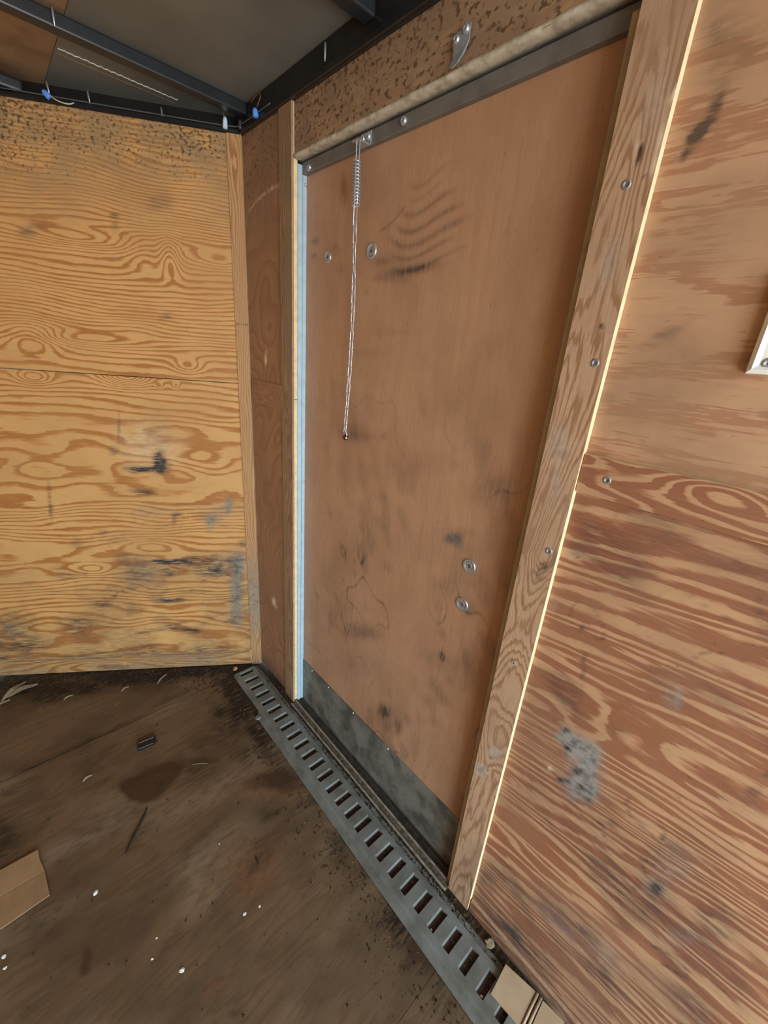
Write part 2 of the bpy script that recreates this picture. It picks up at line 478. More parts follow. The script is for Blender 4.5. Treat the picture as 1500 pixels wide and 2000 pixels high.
# marks on the boards, in metres on each board: centre, two half axes, strength
FRONT_GRIME = [
    (0.327, 0.951, -0.023, 0.001, 0.004, -0.033, 1.0), (0.32, 0.919, -0.026, 0.001, 0.003, -0.024, 0.8), (0.366, 0.913, -0.042, 0.001, 0.001, -0.012, 1.0),
    (0.411, 0.91, -0.024, 0.001, 0.002, -0.014, 0.8), (0.438, 0.915, -0.021, 0.001, 0.001, -0.01, 0.5), (0.392, 0.825, -0.035, 0.001, 0.001, -0.01, 0.8),
    (0.428, 0.831, -0.025, 0.001, 0.001, -0.01, 0.4), (0.335, 0.53, -0.054, -0.0, 0.001, -0.012, 1.2), (0.376, 0.535, -0.027, -0.0, 0.001, -0.009, 0.7),
    (0.277, 0.534, -0.043, -0.0, 0.001, -0.012, 0.6), (0.343, 0.49, -0.035, -0.0, 0.002, -0.019, 0.5), (0.205, 0.512, -0.109, -0.001, 0.004, -0.052, 0.55),
    (0.167, 0.476, -0.06, -0.001, 0.002, -0.029, 0.4), (0.457, 0.491, -0.094, -0.001, 0.009, -0.07, 0.4), (0.496, 0.549, -0.04, -0.0, 0.004, -0.027, 0.35),
    (0.083, 0.546, -0.032, -0.0, 0.001, -0.019, 0.4), (0.05, 0.616, -0.018, 0.0, 0.001, -0.016, 0.6), (0.358, 0.347, -0.052, -0.001, 0.001, -0.012, 0.7),
    (0.321, 0.354, -0.028, -0.001, 0.001, -0.012, 0.5), (0.341, 0.207, -0.078, -0.003, 0.001, -0.013, 0.6), (0.281, 0.191, -0.046, -0.002, 0.001, -0.011, 0.7),
    (0.37, 0.224, -0.032, -0.001, 0.001, -0.01, 0.6), (0.308, 0.24, -0.025, -0.001, 0.001, -0.008, 0.6), (0.936, 0.266, -0.089, -0.004, 0.012, -0.054, 0.4),
    (0.926, 0.139, -0.129, -0.007, 0.005, -0.026, 0.35), (0.717, 0.257, -0.075, -0.003, 0.006, -0.035, 0.35), (0.713, 0.797, -0.007, 0.001, 0.009, -0.067, 0.5),
    (0.719, 0.741, -0.008, 0.0, 0.005, -0.028, 0.4), (0.447, 1.063, -0.005, 0.0, 0.008, -0.054, 0.5), (0.476, 0.979, -0.017, 0.001, 0.003, -0.019, 0.5),
    (0.29, 0.736, -0.022, 0.0, 0.001, -0.011, 0.5), (0.301, 0.715, -0.009, 0.0, 0.003, -0.026, 0.5), (0.339, 1.022, -0.103, 0.005, 0.013, -0.113, 0.15),
    (0.918, 0.177, -0.11, -0.006, 0.006, -0.03, 0.3), (0.619, 0.34, -0.038, -0.001, 0.004, -0.024, 0.4), (0.716, 0.472, -0.045, -0.001, 0.004, -0.023, 0.4),
    (0.745, 0.507, -0.025, -0.0, 0.003, -0.013, 0.4), (0.48, 0.311, -0.039, -0.001, 0.004, -0.03, 0.3), (0.656, 0.616, -0.024, 0.0, 0.004, -0.022, 0.35),
    (0.561, 0.659, -0.025, 0.0, 0.002, -0.013, 0.3),]
FRONT_GREY = [
    (0.068, 0.522, -0.032, -0.0, 0.003, -0.063, 0.8), (0.086, 0.4, -0.029, -0.001, 0.004, -0.086, 0.9), (0.093, 0.272, -0.03, -0.001, 0.003, -0.069, 0.7),
    (0.096, 0.782, -0.015, 0.0, 0.002, -0.034, 0.7), (0.166, 0.716, -0.027, 0.0, 0.002, -0.026, 0.6), (0.173, 0.683, -0.015, 0.0, 0.002, -0.031, 0.4),
    (0.13, 0.749, -0.057, 0.001, 0.002, -0.039, 0.3), (0.443, 0.48, -0.085, -0.001, 0.009, -0.071, 0.3), (0.125, 0.511, -0.052, -0.001, 0.003, -0.048, 0.3),
    (0.371, 0.746, -0.073, 0.001, 0.003, -0.03, 0.2), (0.961, 0.23, -0.032, -0.001, 0.006, -0.03, 0.4),]
FRONT_UP_GRIME = [
    (0.615, 1.624, -0.024, 0.003, 0.003, -0.013, 0.5), (0.587, 1.647, -0.027, 0.003, 0.002, -0.01, 0.3), (0.372, 1.696, -0.014, 0.002, 0.001, -0.007, 0.7),
    (0.371, 1.672, -0.011, 0.001, 0.003, -0.019, 0.3), (0.239, 1.745, -0.043, 0.005, 0.003, -0.023, 0.35), (0.245, 1.438, -0.013, 0.001, 0.001, -0.012, 0.4),
    (0.433, 1.585, -0.009, 0.001, 0.001, -0.008, 0.15), (0.265, 1.429, -0.016, 0.001, 0.002, -0.015, 0.3),]
RIGHT_GREY = [
    (-1.278, 0.718, -0.017, 0.007, 0.001, -0.021, 0.9), (-1.303, 0.718, -0.028, 0.015, -0.001, -0.022, 1.0), (-1.325, 0.706, -0.016, 0.011, -0.003, -0.028, 1.0),
    (-1.295, 0.69, -0.011, 0.011, -0.005, -0.02, 0.6), (-1.327, 0.661, -0.017, 0.018, -0.006, -0.024, 1.0), (-1.346, 0.64, -0.012, 0.013, -0.006, -0.024, 1.0),
    (-1.307, 0.619, -0.015, 0.012, -0.001, -0.013, 0.8), (-1.325, 0.609, -0.016, 0.018, -0.004, -0.018, 0.8), (-1.323, 0.677, -0.03, 0.031, -0.011, -0.043, 0.35),
    (-1.408, 0.916, -0.005, 0.003, -0.004, -0.019, 0.6), (-1.399, 0.913, -0.009, 0.007, -0.007, -0.025, 0.25), (-1.48, 0.545, -0.016, -0.0, 0.002, -0.024, 0.5),
    (-1.489, 0.622, -0.021, 0.029, -0.011, -0.039, 0.25), (-1.208, 1.079, -0.013, 0.004, -0.001, -0.005, 0.6), (-1.275, 1.034, -0.006, 0.003, -0.001, -0.005, 0.4),
    (-1.534, 0.492, -0.015, 0.026, -0.006, -0.02, 0.3), (-1.458, 0.3, -0.034, 0.0, 0.005, -0.036, 0.3), (-1.372, 0.258, -0.048, 0.002, 0.005, -0.028, 0.3),
    (-1.434, 0.656, -0.012, 0.015, -0.004, -0.016, 0.2), (-1.193, 0.968, -0.007, 0.004, -0.004, -0.016, 0.3),]
RIGHT_GRIME = [
    (-1.275, 0.728, -0.007, 0.007, -0.002, -0.007, 0.9), (-1.288, 0.697, -0.007, 0.006, -0.002, -0.008, 0.9), (-1.299, 0.724, -0.007, 0.007, -0.001, -0.005, 0.5),
    (-1.313, 0.656, -0.011, 0.012, -0.002, -0.009, 0.9), (-1.33, 0.629, -0.009, 0.01, -0.003, -0.013, 0.8), (-1.345, 0.625, -0.007, 0.008, -0.003, -0.013, 0.7),
    (-1.297, 0.615, -0.014, 0.009, -0.0, -0.007, 0.8), (-1.332, 0.714, -0.004, 0.004, -0.004, -0.015, 0.5), (-1.525, 0.877, -0.003, 0.003, -0.001, -0.005, 1.0),
    (-1.523, 0.834, -0.007, 0.008, -0.003, -0.011, 0.5), (-1.503, 0.674, -0.043, 0.025, -0.004, -0.055, 0.25), (-1.465, 0.629, -0.022, 0.03, -0.008, -0.03, 0.2),
    (-1.271, 0.882, -0.003, 0.002, -0.008, -0.04, 0.5), (-1.251, 0.95, -0.005, 0.003, -0.002, -0.008, 0.7), (-1.446, 1.099, -0.004, 0.002, -0.006, -0.018, 0.3),
    (-1.482, 0.547, -0.009, -0.0, 0.002, -0.022, 0.4), (-1.354, 0.285, -0.057, 0.001, 0.008, -0.043, 0.35), (-1.296, 0.084, -0.076, 0.012, 0.007, -0.034, 0.45),
    (-1.465, 0.236, -0.062, 0.004, 0.004, -0.03, 0.4), (-1.583, 0.376, -0.032, 0.006, 0.002, -0.044, 0.35), (-1.558, 0.578, -0.03, -0.001, 0.003, -0.061, 0.2),
    (-1.207, 0.155, -0.03, -0.003, 0.014, -0.049, 0.4), (-1.47, 0.988, -0.004, 0.003, -0.005, -0.015, 0.2), (-1.504, 0.801, -0.031, 0.002, 0.0, -0.039, 0.15),]
RIGHT_UP_GRIME = [
    (-1.226, 1.665, -0.006, -0.004, 0.002, -0.014, 1.0), (-1.22, 1.654, -0.006, -0.005, 0.006, -0.009, 0.9), (-1.212, 1.641, -0.007, -0.005, 0.004, -0.01, 0.9),
    (-1.208, 1.632, -0.004, -0.002, 0.001, -0.008, 0.8), (-1.229, 1.68, -0.006, -0.003, -0.0, -0.011, 0.6), (-1.215, 1.65, -0.01, -0.007, 0.006, -0.011, 0.5),
    (-1.225, 1.73, -0.032, -0.017, -0.001, -0.029, 0.3), (-1.222, 1.696, -0.016, -0.005, -0.006, -0.02, 0.3), (-1.224, 1.563, -0.009, 0.002, -0.003, -0.005, 0.25),
    (-1.241, 1.422, -0.022, 0.016, -0.007, -0.008, 0.3), (-1.255, 1.435, -0.027, 0.016, -0.003, -0.004, 0.2), (-1.196, 1.335, -0.014, 0.002, -0.003, -0.01, 0.3),
    (-1.207, 1.745, -0.009, -0.003, -0.004, -0.015, 0.3),]
STILE_GRIME_HOLES = [  # grime, plus small blots that paint in the shade inside holes and gouges
    (-1.167, 1.04, -0.011, 0.013, -0.006, -0.006, 0.7), (-1.152, 1.02, -0.011, 0.005, -0.002, -0.007, 0.5), (-1.181, 1.064, -0.007, 0.001, 0.0, -0.014, 0.6),
    (-1.16, 1.636, -0.003, -0.001, 0.0, -0.009, 1.3), (-1.159, 1.645, -0.002, -0.001, 0.0, -0.005, 1.0), (-1.165, 1.768, -0.002, -0.001, -0.001, -0.002, 0.9),
    (-1.164, 1.435, -0.003, 0.0, -0.001, -0.004, 1.3), (-1.163, 1.727, -0.003, -0.001, -0.001, -0.002, 0.6), (-1.172, 1.614, -0.003, -0.0, -0.0, -0.002, 0.9),
    (-1.152, 1.24, -0.01, 0.002, -0.002, -0.008, 0.3), (-1.168, 0.112, -0.038, 0.057, -0.013, -0.069, 0.4), (-1.175, 0.247, -0.017, 0.023, -0.004, -0.022, 0.3),
    (-1.159, 1.01, -0.013, 0.006, -0.001, -0.006, 0.4),]
STILE_GREY = [
    (-1.155, 0.562, -0.016, 0.015, -0.004, -0.019, 0.8), (-1.133, 0.487, -0.014, 0.015, -0.003, -0.017, 0.9), (-1.143, 0.484, -0.012, 0.012, -0.002, -0.011, 0.8),
    (-1.14, 1.254, -0.02, 0.004, -0.008, -0.033, 0.45), (-1.152, 1.186, -0.014, 0.004, -0.008, -0.034, 0.35), (-1.183, 1.15, -0.011, 0.004, -0.006, -0.026, 0.3),
    (-1.154, 1.513, -0.013, -0.004, 0.0, -0.037, 0.3), (-1.163, 1.69, -0.016, -0.008, 0.0, -0.044, 0.3),]
STILE_PALE = [
    (-1.182, 1.695, -0.002, -0.001, 0.0, -0.009, 1.0), (-1.181, 1.69, -0.002, -0.001, 0.0, -0.006, 0.9), (-1.18, 1.65, -0.003, -0.001, -0.0, -0.015, 0.6),
    (-1.18, 1.624, -0.003, -0.001, -0.0, -0.013, 0.6), (-1.154, 1.646, -0.003, -0.001, 0.0, -0.008, 0.6),]
DOOR_GRIME = [
    (-0.335, 1.643, -0.02, -0.002, -0.0, -0.008, 0.50), (-0.331, 1.609, -0.015, -0.001, -0.0, -0.007, 0.50), (-0.693, 1.546, -0.077, 0.001, -0.004, -0.01, 0.43),
    (-0.754, 1.552, -0.055, 0.003, -0.004, -0.008, 0.31), (-0.645, 1.534, -0.068, -0.004, -0.001, -0.009, 0.25), (-0.605, 1.574, -0.043, -0.004, -0.001, -0.009, 0.25),
    (-0.659, 1.559, -0.114, -0.009, -0.003, -0.027, 0.15), (-0.431, 1.611, -0.022, -0.002, -0.001, -0.014, 0.25), (-0.456, 1.569, -0.035, -0.003, -0.001, -0.014, 0.22),
    (-0.529, 1.167, -0.059, 0.011, -0.002, -0.023, 0.31), (-0.565, 1.153, -0.065, 0.013, -0.001, -0.017, 0.31), (-0.536, 1.225, -0.022, 0.003, -0.004, -0.055, 0.15),
    (-0.946, 1.011, -0.035, 0.013, -0.002, -0.012, 0.22), (-0.937, 0.982, -0.019, 0.008, -0.002, -0.012, 0.19), (-0.999, 1.124, -0.047, 0.014, -0.005, -0.028, 0.25),
    (-1.032, 1.145, -0.029, 0.008, -0.006, -0.031, 0.22), (-1.046, 1.106, -0.011, 0.004, -0.007, -0.031, 0.25), (-0.765, 0.323, -0.03, 0.026, -0.003, -0.027, 0.43),
    (-0.831, 0.317, -0.016, 0.014, -0.004, -0.03, 0.50), (-0.789, 0.322, -0.063, 0.054, -0.006, -0.05, 0.25), (-0.617, 0.545, -0.073, 0.045, -0.003, -0.03, 0.31),
    (-0.667, 0.556, -0.068, 0.043, -0.002, -0.022, 0.25), (-0.506, 0.56, -0.082, 0.046, -0.002, -0.04, 0.19), (-0.864, 0.939, -0.092, 0.038, -0.008, -0.053, 0.15),
    (-0.595, 0.81, -0.136, 0.058, -0.009, -0.101, 0.12), (-0.816, 1.146, -0.091, 0.022, -0.005, -0.036, 0.12), (-0.629, 0.409, -0.122, 0.086, -0.005, -0.06, 0.15),
    (-0.903, 0.3, -0.022, 0.021, -0.008, -0.055, 0.19), (-0.945, 0.649, -0.09, 0.03, 0.005, -0.028, 0.12), (-1.007, 0.84, -0.016, 0.009, -0.005, -0.025, 0.22),
    (-0.649, 1.421, -0.088, 0.002, -0.001, -0.011, 0.12), (-0.495, 1.479, -0.022, -0.0, -0.005, -0.073, 0.15), (-0.588, 1.372, -0.078, 0.004, -0.001, -0.012, 0.15),
    (-1.032, 0.664, -0.065, 0.048, -0.016, -0.084, 0.12), (-0.564, 1.511, -0.012, -0.0, -0.001, -0.007, 0.25), (-0.969, 1.183, -0.024, 0.006, -0.012, -0.063, 0.15),
    (-1.046, 1.211, -0.017, 0.004, -0.01, -0.048, 0.19), (-0.471, 0.662, -0.056, 0.027, -0.004, -0.077, 0.12), (-0.998, 1.384, -0.011, 0.001, -0.011, -0.053, 0.09),]
DOOR_GREY = [
    (-0.927, 0.991, -0.02, 0.008, -0.002, -0.011, 0.9), (-0.946, 0.986, -0.014, 0.006, -0.003, -0.017, 0.7), (-0.914, 0.979, -0.014, 0.006, -0.002, -0.01, 0.6),]
DOOR_RUST = [
    (-0.459, 1.737, -0.017, -0.003, -0.002, -0.031, 0.7), (-0.43, 1.623, -0.013, -0.001, -0.001, -0.009, 0.5), (-0.346, 1.678, -0.048, -0.006, -0.001, -0.035, 0.15),
    (-1.052, 0.678, -0.026, 0.019, -0.01, -0.054, 0.3), (-0.702, 0.201, -0.118, 0.106, -0.008, -0.086, 0.2),]
FLOOR_WET = [
    (-0.526, -0.293, 0.069, -0.008, 0.003, -0.062, 0.8), (-0.561, -0.309, 0.044, -0.036, -0.01, -0.042, 0.6), (-0.477, -0.287, 0.057, -0.006, 0.001, -0.039, 0.5),
    (-0.594, -0.261, 0.025, -0.02, -0.006, -0.029, 0.5), (-0.238, -0.516, 0.094, -0.027, -0.007, -0.038, 0.5), (-0.193, -0.575, 0.053, -0.043, -0.021, -0.037, 0.5),
    (-0.372, -0.324, 0.054, -0.044, -0.007, -0.019, 0.5), (-0.142, -0.682, 0.026, -0.021, -0.015, -0.022, 0.5), (-0.127, -1.182, 0.029, -0.025, -0.028, -0.024, 0.8),
    (-0.159, -1.142, 0.02, -0.017, -0.02, -0.02, 0.7), (-0.204, -1.151, 0.015, -0.013, -0.012, -0.012, 0.5), (-0.126, -1.23, 0.019, -0.016, -0.011, -0.009, 0.6),
    (-0.555, -0.885, 0.036, -0.006, 0.003, -0.015, 0.35), (-0.54, -0.96, 0.017, -0.014, -0.004, -0.009, 0.5), (-0.763, -0.652, 0.012, -0.011, -0.005, -0.03, 0.5),
    (-0.776, -0.674, 0.012, -0.01, -0.002, -0.014, 0.4),]
FLOOR_RED = [
    (-0.39, -0.72, 0.066, -0.055, -0.037, -0.079, 0.6), (-0.557, -0.889, 0.032, -0.002, 0.003, -0.011, 0.7), (-0.22, -0.553, 0.079, -0.064, -0.025, -0.047, 0.5),
    (-0.319, -0.495, 0.064, -0.052, -0.014, -0.032, 0.4),]
FLOOR_DIRT = [
    (-0.821, 0.44, 0.122, -0.094, -0.003, -0.052, 1.0), (-0.653, 0.31, 0.094, -0.072, -0.005, -0.037, 1.0), (-0.518, 0.26, 0.081, -0.062, -0.006, -0.032, 1.0),
    (-0.397, 0.197, 0.084, -0.064, -0.007, -0.028, 0.9), (-0.269, 0.137, 0.086, -0.066, -0.009, -0.028, 0.9), (-0.138, 0.065, 0.053, -0.041, -0.015, -0.037, 1.0),
    (-0.751, 0.319, 0.06, -0.046, -0.003, -0.036, 0.9), (-0.884, 0.406, 0.058, -0.045, -0.001, -0.049, 0.8), (-0.249, -0.154, 0.031, -0.024, -0.013, -0.033, 0.6),
    (-0.346, -0.253, 0.043, -0.034, -0.012, -0.033, 0.6), (-0.262, -0.235, 0.045, -0.035, -0.027, -0.065, 0.6), (-0.263, -0.372, 0.042, -0.034, -0.017, -0.038, 0.5),
    (-0.169, -0.063, 0.023, -0.018, -0.034, -0.08, 0.9), (-0.187, -0.202, 0.031, -0.025, -0.031, -0.069, 0.8), (-0.175, -0.333, 0.021, -0.017, -0.024, -0.049, 0.6),
    (-0.409, -0.33, 0.053, -0.043, -0.006, -0.019, 0.5), (-0.407, 0.156, 0.098, -0.076, -0.016, -0.06, 0.5), (-0.766, 0.005, 0.103, 0.002, 0.002, -0.015, 0.5),
    (-0.568, 0.007, 0.123, 0.002, 0.001, -0.011, 0.6), (-0.365, 0.029, 0.091, 0.002, -0.0, -0.012, 0.5), (-0.861, -0.054, 0.068, -0.001, 0.004, -0.022, 0.6),
    (-0.87, 0.041, 0.074, -0.06, -0.002, -0.044, 0.35), (-0.902, -0.211, 0.043, -0.035, -0.003, -0.098, 0.5), (-0.854, -0.489, 0.056, -0.047, -0.005, -0.071, 0.3),
    (-0.178, -1.048, 0.004, -0.034, -0.061, 0.008, 0.4),]
# ------------------------------------------------------------------ structure
H = 1.937          # underside of the top rails
ZC = 2.002         # ceiling
WX = -1.844        # left side wall
APEX = 1.10        # length of each half of the V nose

def zones(v, pts):
    """rings counted up the board: (height, rings per metre) knots"""
    zz = np.array([p[0] for p in pts]); dd = np.array([p[1] for p in pts])
    g = np.linspace(zz[0], zz[-1], 800)
    c = np.concatenate([[0], np.cumsum(np.interp(g, zz, dd)[:-1] * np.diff(g))])
    return np.interp(v, g, c)
def ring_front_up(u, v):
    w = v - 0.045 * u + 0.016 * srf(11, u, v, 0.30, 0.10) + 0.0045 * srf(12, u, v, 0.10, 0.030) + .0012 * srf(13, u, v, .05, .012)
    h = zones(w, ((1.0, 40), (1.22, 36), (1.33, 60), (1.36, 85), (1.50, 80), (1.54, 55), (1.62, 45), (1.66, 100), (1.8, 95), (2.1, 60)))
    for cu, cv, ru, rv, am in ((0.47, 1.628, 0.150, 0.026, 4.2), (0.30, 1.60, 0.05, 0.05, -2.0), (0.66, 1.335, 0.07, 0.045, -3.6), (0.50, 1.345, 0.17, 0.022, 3.0),
                               (0.20, 1.285, 0.045, 0.026, 2.8), (0.075, 1.610, 0.085, 0.028, 2.6), (0.225, 1.60, 0.028, 0.055, -3.6), (0.95, 1.5, .15, .04, 3)):
        h = h + am * np.exp(-((u - cu) / ru) ** 2 - ((v - cv) / rv) ** 2)
    return h
def ring_front_low(u, v):
    w = v + 0.03 * u + 0.014 * srf(31, u, v, 0.25, 0.12) + 0.006 * srf(32, u, v, 0.10, 0.040) + .0014 * srf(33, u, v, .05, .014)
    h = zones(w, ((0.0, 20), (.18, 16), (.34, 22), (.38, 62), (.44, 60), (.47, 16), (.60, 18), (.64, 60), (.74, 66), (.79, 12), (1.08, 12), (1.13, 45), (1.30, 42)))
    soft = np.clip(1 - np.abs(v - .92) / .20, 0, 1) + np.clip(1 - np.abs(v - .53) / .10, 0, 1) + np.clip(1 - np.abs(v - .24) / .18, 0, 1)
    h = h + soft * (0.75 * srf(34, u, v, .16, .05) + .35 * srf(35, u, v, .06, .03)) + 0.25 * srf(36, u, v, .1, .02)
    for cu, cv, ru, rv, am in ((0.68, 1.215, 0.05, 0.022, 3.5), (0.40, 1.236, 0.070, 0.030, 5.5), (0.30, 1.212, 0.012, 0.010, 1.6), (0.245, 1.216, 0.012, 0.010, 1.6), (.40, .60, .09, .03, -2.2), (.62, .50, .06, .03, 2.2)):
        h = h + am * np.exp(-((u - cu) / ru) ** 2 - ((v - cv) / rv) ** 2)
    return h
def ring_right_up(u, v):
    w = v + 0.02 * srf(41, u, v, 0.30, 0.12) + .005 * srf(43, u, v, .07, .04)
    return 6.5 * w + 0.75 * srf(45, u, v, 0.20, 0.08) + 0.30 * srf(42, u, v, 0.05, 0.025) + 3.0
def ring_right_low(u, v):
    w = v + 0.10 * (u + 1.2) + 0.014 * srf(52, u, v, 0.45, 0.10) + 0.0035 * srf(53, u, v, 0.20, 0.030) + .0009 * srf(54, u, v, .08, .008)
    h = zones(w, ((0.0, 22), (.10, 40), (.20, 52), (.27, 40), (.31, 14), (.40, 14), (.46, 50), (.62, 66), (.69, 40), (.73, 9), (.83, 8), (.87, 26), (.97, 30), (1.0, 50), (1.2, 40)))
    h = h + 0.55 * srf(55, u, w, .4, .022) + .2 * srf(56, u, w, .10, .012)
    for cu, cv, ru, rv, am in ((-1.30, 0.765, 0.05, 0.040, -1.1), (-1.33, .34, .10, .03, 1.2), (-1.36, .79, .06, .03, 1.3)):
        h = h + am * np.exp(-((u - cu) / ru) ** 2 - ((w - cv) / rv) ** 2)
    return h
def ring_strip(u, v):
    return 28 * v + 1.7 * srf(61, u, v, 0.10, 0.030) + 0.5 * srf(62, u, v, 0.04, 0.012)
def ring_narrow(u, v):
    return 9 * v + 2.6 * srf(71, u, v, 0.13, 0.11) + 0.6 * srf(72, u, v, 0.05, 0.04)
def ring_header(u, v):
    return 14 * v + 1.2 * srf(81, u, v, 0.25, 0.06)
def ring_door(u, v):       # vertical grain: u runs up the door
    return 6 * v + 1.0 * srf(91, u, v, 0.5, 0.10)
def ring_stile(u, v):      # vertical grain with cathedral arches low down
    arch = np.clip(1.25 - ((u - 0.78) / 0.24) ** 2, 0, 1)
    soft = 22 * (v + 1.15) + 18.7 + 1.3 * srf(101, u, v, 0.12, 0.018)
    return (1 - arch) * soft + arch * (24 * (u + 62 * (v + 1.157) ** 2) + 0.6 * srf(102, u, v, .06, .02))
def ring_batten(u, v):
    return 95 * v + 1.2 * srf(111, u, v, 0.22, 0.02) + .4 * srf(112, u, v, .05, .01)
def ring_base(u, v):
    return 60 * v + 2.0 * srf(121, u, v, 0.25, 0.03)
def ring_floor(u, v):
    return 16 * v + 1.6 * srf(131, u, v, 0.35, 0.06) + 0.5 * srf(132, u, v, 0.09, 0.02)

# screw and bolt heads
screw_me = lathe_mesh('screw_head', [(.0062, -.002), (.0062, .0005), (.0050, .0012), (.0032, .0013), (.0028, .0002), (.0009, .0), (0, .0)], M['screw'])
pan_me = lathe_mesh('screw_pan', [(.0075, -.003), (.0078, .0020), (.0062, .0046), (.0034, .0062), (.0030, .0040), (0, .0040)], M['zinc'])
cup_me = lathe_mesh('cup_washer', [(.0175, -.002), (.0175, .0010), (.0158, .0030), (.0128, .0034), (.0112, .0012), (.0085, .0006), (.0070, .0022), (.0048, .0024), (.0040, -.0006), (0, -.0010)], M['zinc'], 24)

def scratches(seed, a, b, la, lb, wid, cover):
    m = np.clip(srf(seed + 1, a, b, la * 1.4, lb * 1.4) - cover, 0, 1)
    return np.exp(-(srf(seed, a, b, la, lb) / wid) ** 2) * m
def soil(seed, a, b, la, lb, lo):
    return np.clip(srf(seed, a, b, la, lb) * .6 + srf(seed + 5, a, b, la * .3, lb * .3) * .5 - lo, 0, 1)
bolt_me = lathe_mesh('bolt_end', [(.0046, -.001), (.0046, .0015), (.0030, .0026), (0, .0028)], M['wire_dark'], 12)
# --- right side wall
wr = box('wall_right', (0.066, REAR, 0.0), (0.08, 0.06, ZC), M['skin'])
tag(wr, kind='structure')
NS = (-1, 0, 0)
def hmould(a, b): return 0.92 + 0.2 * np.exp(-((b - H) / 0.03) ** 2) + 0 * a
panel('plywood_panel', wr, FS, -0.290, 0.006, 1.222, H, 0.0065, 0.0115, M['ply_narrow'], M['edge'], ring_narrow, True,
      mould=lambda a, b: 0.8 * np.clip((b - 1.62) / 0.2, 0, 1),
      pale=lambda a, b: blobs([(-0.115, 1.335, .010, 0, 0, .018, .9), (-0.11, 1.32, .006, 0, 0, .012, .7)], a, b) + 0.8 * np.exp(-((b - 1.758 + .17 * (a + .03) + .25 * (a + .12) ** 2 * 4) / .0035) ** 2) * (a < -.03),
      scrape=[(-0.05, 1.42, .015, 0, 0, .015, .3)])
panel('plywood_panel', wr, FS, -0.290, 0.006, 0.012, 1.220, 0.0065, 0.0115, M['ply_narrow'], M['edge'], lambda u, v: ring_narrow(u + 3.1, v), True,
      pale=[(-0.13, .40, .018, .004, -.006, .020, .8), (-0.15, .385, .008, 0, 0, .010, .5)],
      grime=lambda a, b: 0.6 * np.exp(-(b / 0.06) ** 2))
hdr = panel('plywood_panel', wr, FS, -1.13, -0.291, 1.826, H, 0.0075, 0.012, M['ply_header'], M['edge_old'], ring_header,
      mould=hmould, warp=lambda a, b: 0.0008 * srf(5, a, b, .15, .2))
panel('plywood_panel', wr, FS, REAR, -1.16, 1.222, H, 0.012, 0.012, M['ply_soft'], M['edge'], ring_right_up, res=0.007, grime=RIGHT_UP_GRIME)
panel('plywood_panel', wr, FS, REAR, -1.16, 0.010, 1.220, 0.012, 0.012, M['ply_right'], M['edge'], ring_right_low, res=0.006,
      grime=lambda a, b: blobs(RIGHT_GRIME, a, b) + 0.20 * np.clip(.3 + .7 * srf(57, a, b, .07, .06), 0, 1.2) + .4 * np.exp(-(b / .10) ** 2) + .6 * scratches(331, a, b, .05, .04, .05, .5) + .35 * soil(341, a, b, .10, .06, .6), scrape=RIGHT_GREY,
      pale=[(-1.27, .62, .004, 0, 0, .006, 1.)] )
bm = bmesh.new()
n_ = 90
rg = random.Random(2)
rows = []
EP = ((.0078, 1.8330), (.0056, 1.8305), (.0048, 1.8275), (.0066, 1.8245), (.0110, 1.8228), (.0190, 1.8220), (.0275, 1.8222), (.0290, 1.8250), (.0290, 1.838))
for i in range(n_ + 1):
    y = -1.125 + (1.125 - .2915) * i / n_
    k = rg.uniform(-.0012, .0012)
    rows.append([bm.verts.new((x + (k if q < 5 else 0), y, z + (k * .8 if q in (1, 2, 3) else 0))) for q, (x, z) in enumerate(EP)])
for a, b in zip(rows, rows[1:]):
    for j in range(8): bm.faces.new((a[j], a[j + 1], b[j + 1], b[j]))
bm.faces.new(rows[0]); bm.faces.new(rows[-1])
bm_obj('worn_edge', bm, M['edge_worn'], wr, True)
# battens
trim_left = panel('trim_1', None, FS, -0.2905, -0.226, 0.004, H, 0.0, 0.0055, M['jamb_wood'], M['edge_brown'], ring_batten, True,
      grime=lambda a, b: 0.4 * np.exp(-(b / 0.05) ** 2), mould=lambda a, b: 0.35 * np.clip((b - 1.4) / .4, 0, 1))
stile = panel('trim_2', None, FS, -1.183, -1.118, 0.004, H, 0.0, 0.012, M['stile'], M['edge'], ring_stile, True, res=0.004,
      grime=STILE_GRIME_HOLES, scrape=STILE_GREY, pale=STILE_PALE)
strip_r = panel('trim_3', None, FS, REAR, -1.1845, 1.187, 1.249, 0.0035, 0.0085, M['ply_right'], M['edge'], ring_strip, res=0.005)
strip_l = panel('trim_4', None, FS, -0.2255, -0.012, 1.180, 1.256, 0.0010, 0.005, M['ply_narrow'], M['edge'], ring_strip, res=0.005)
corner = panel('trim_5', None, FF, -0.004, 0.038, 0.004, H, 0.006, 0.012, M['corner_wood'], M['edge'], ring_batten, True, res=0.004,
      scrape=lambda a, b: .8 * np.exp(-((b - 0.35) / .18) ** 2),
      grime=lambda a, b: np.exp(-((b - 1.43) / .0018) ** 2) * 1.0 + .5 * np.exp(-(b / .06) ** 2))
base_r = panel('baseboard_right', None, FS, REAR, -1.186, 0.004, 0.046, 0.004, 0.008, M['ply_right'], M['edge_brown'], ring_base,
      grime=lambda a, b: 0.55 + 0 * a)
for o in (trim_left, stile, strip_r, strip_l, corner, base_r): tag(o, kind='structure')
for y, z, par, x in ((-1.151, 1.608, stile, 0), (-1.167, 1.385, stile, 0), (-1.167, 1.070, stile, 0), (-1.151, 0.812, stile, 0), (-1.227, 1.217, strip_r, .0035)):
    place('screw', screw_me, (x, y, z), NS, par, 1.0 if z > .9 else .7)

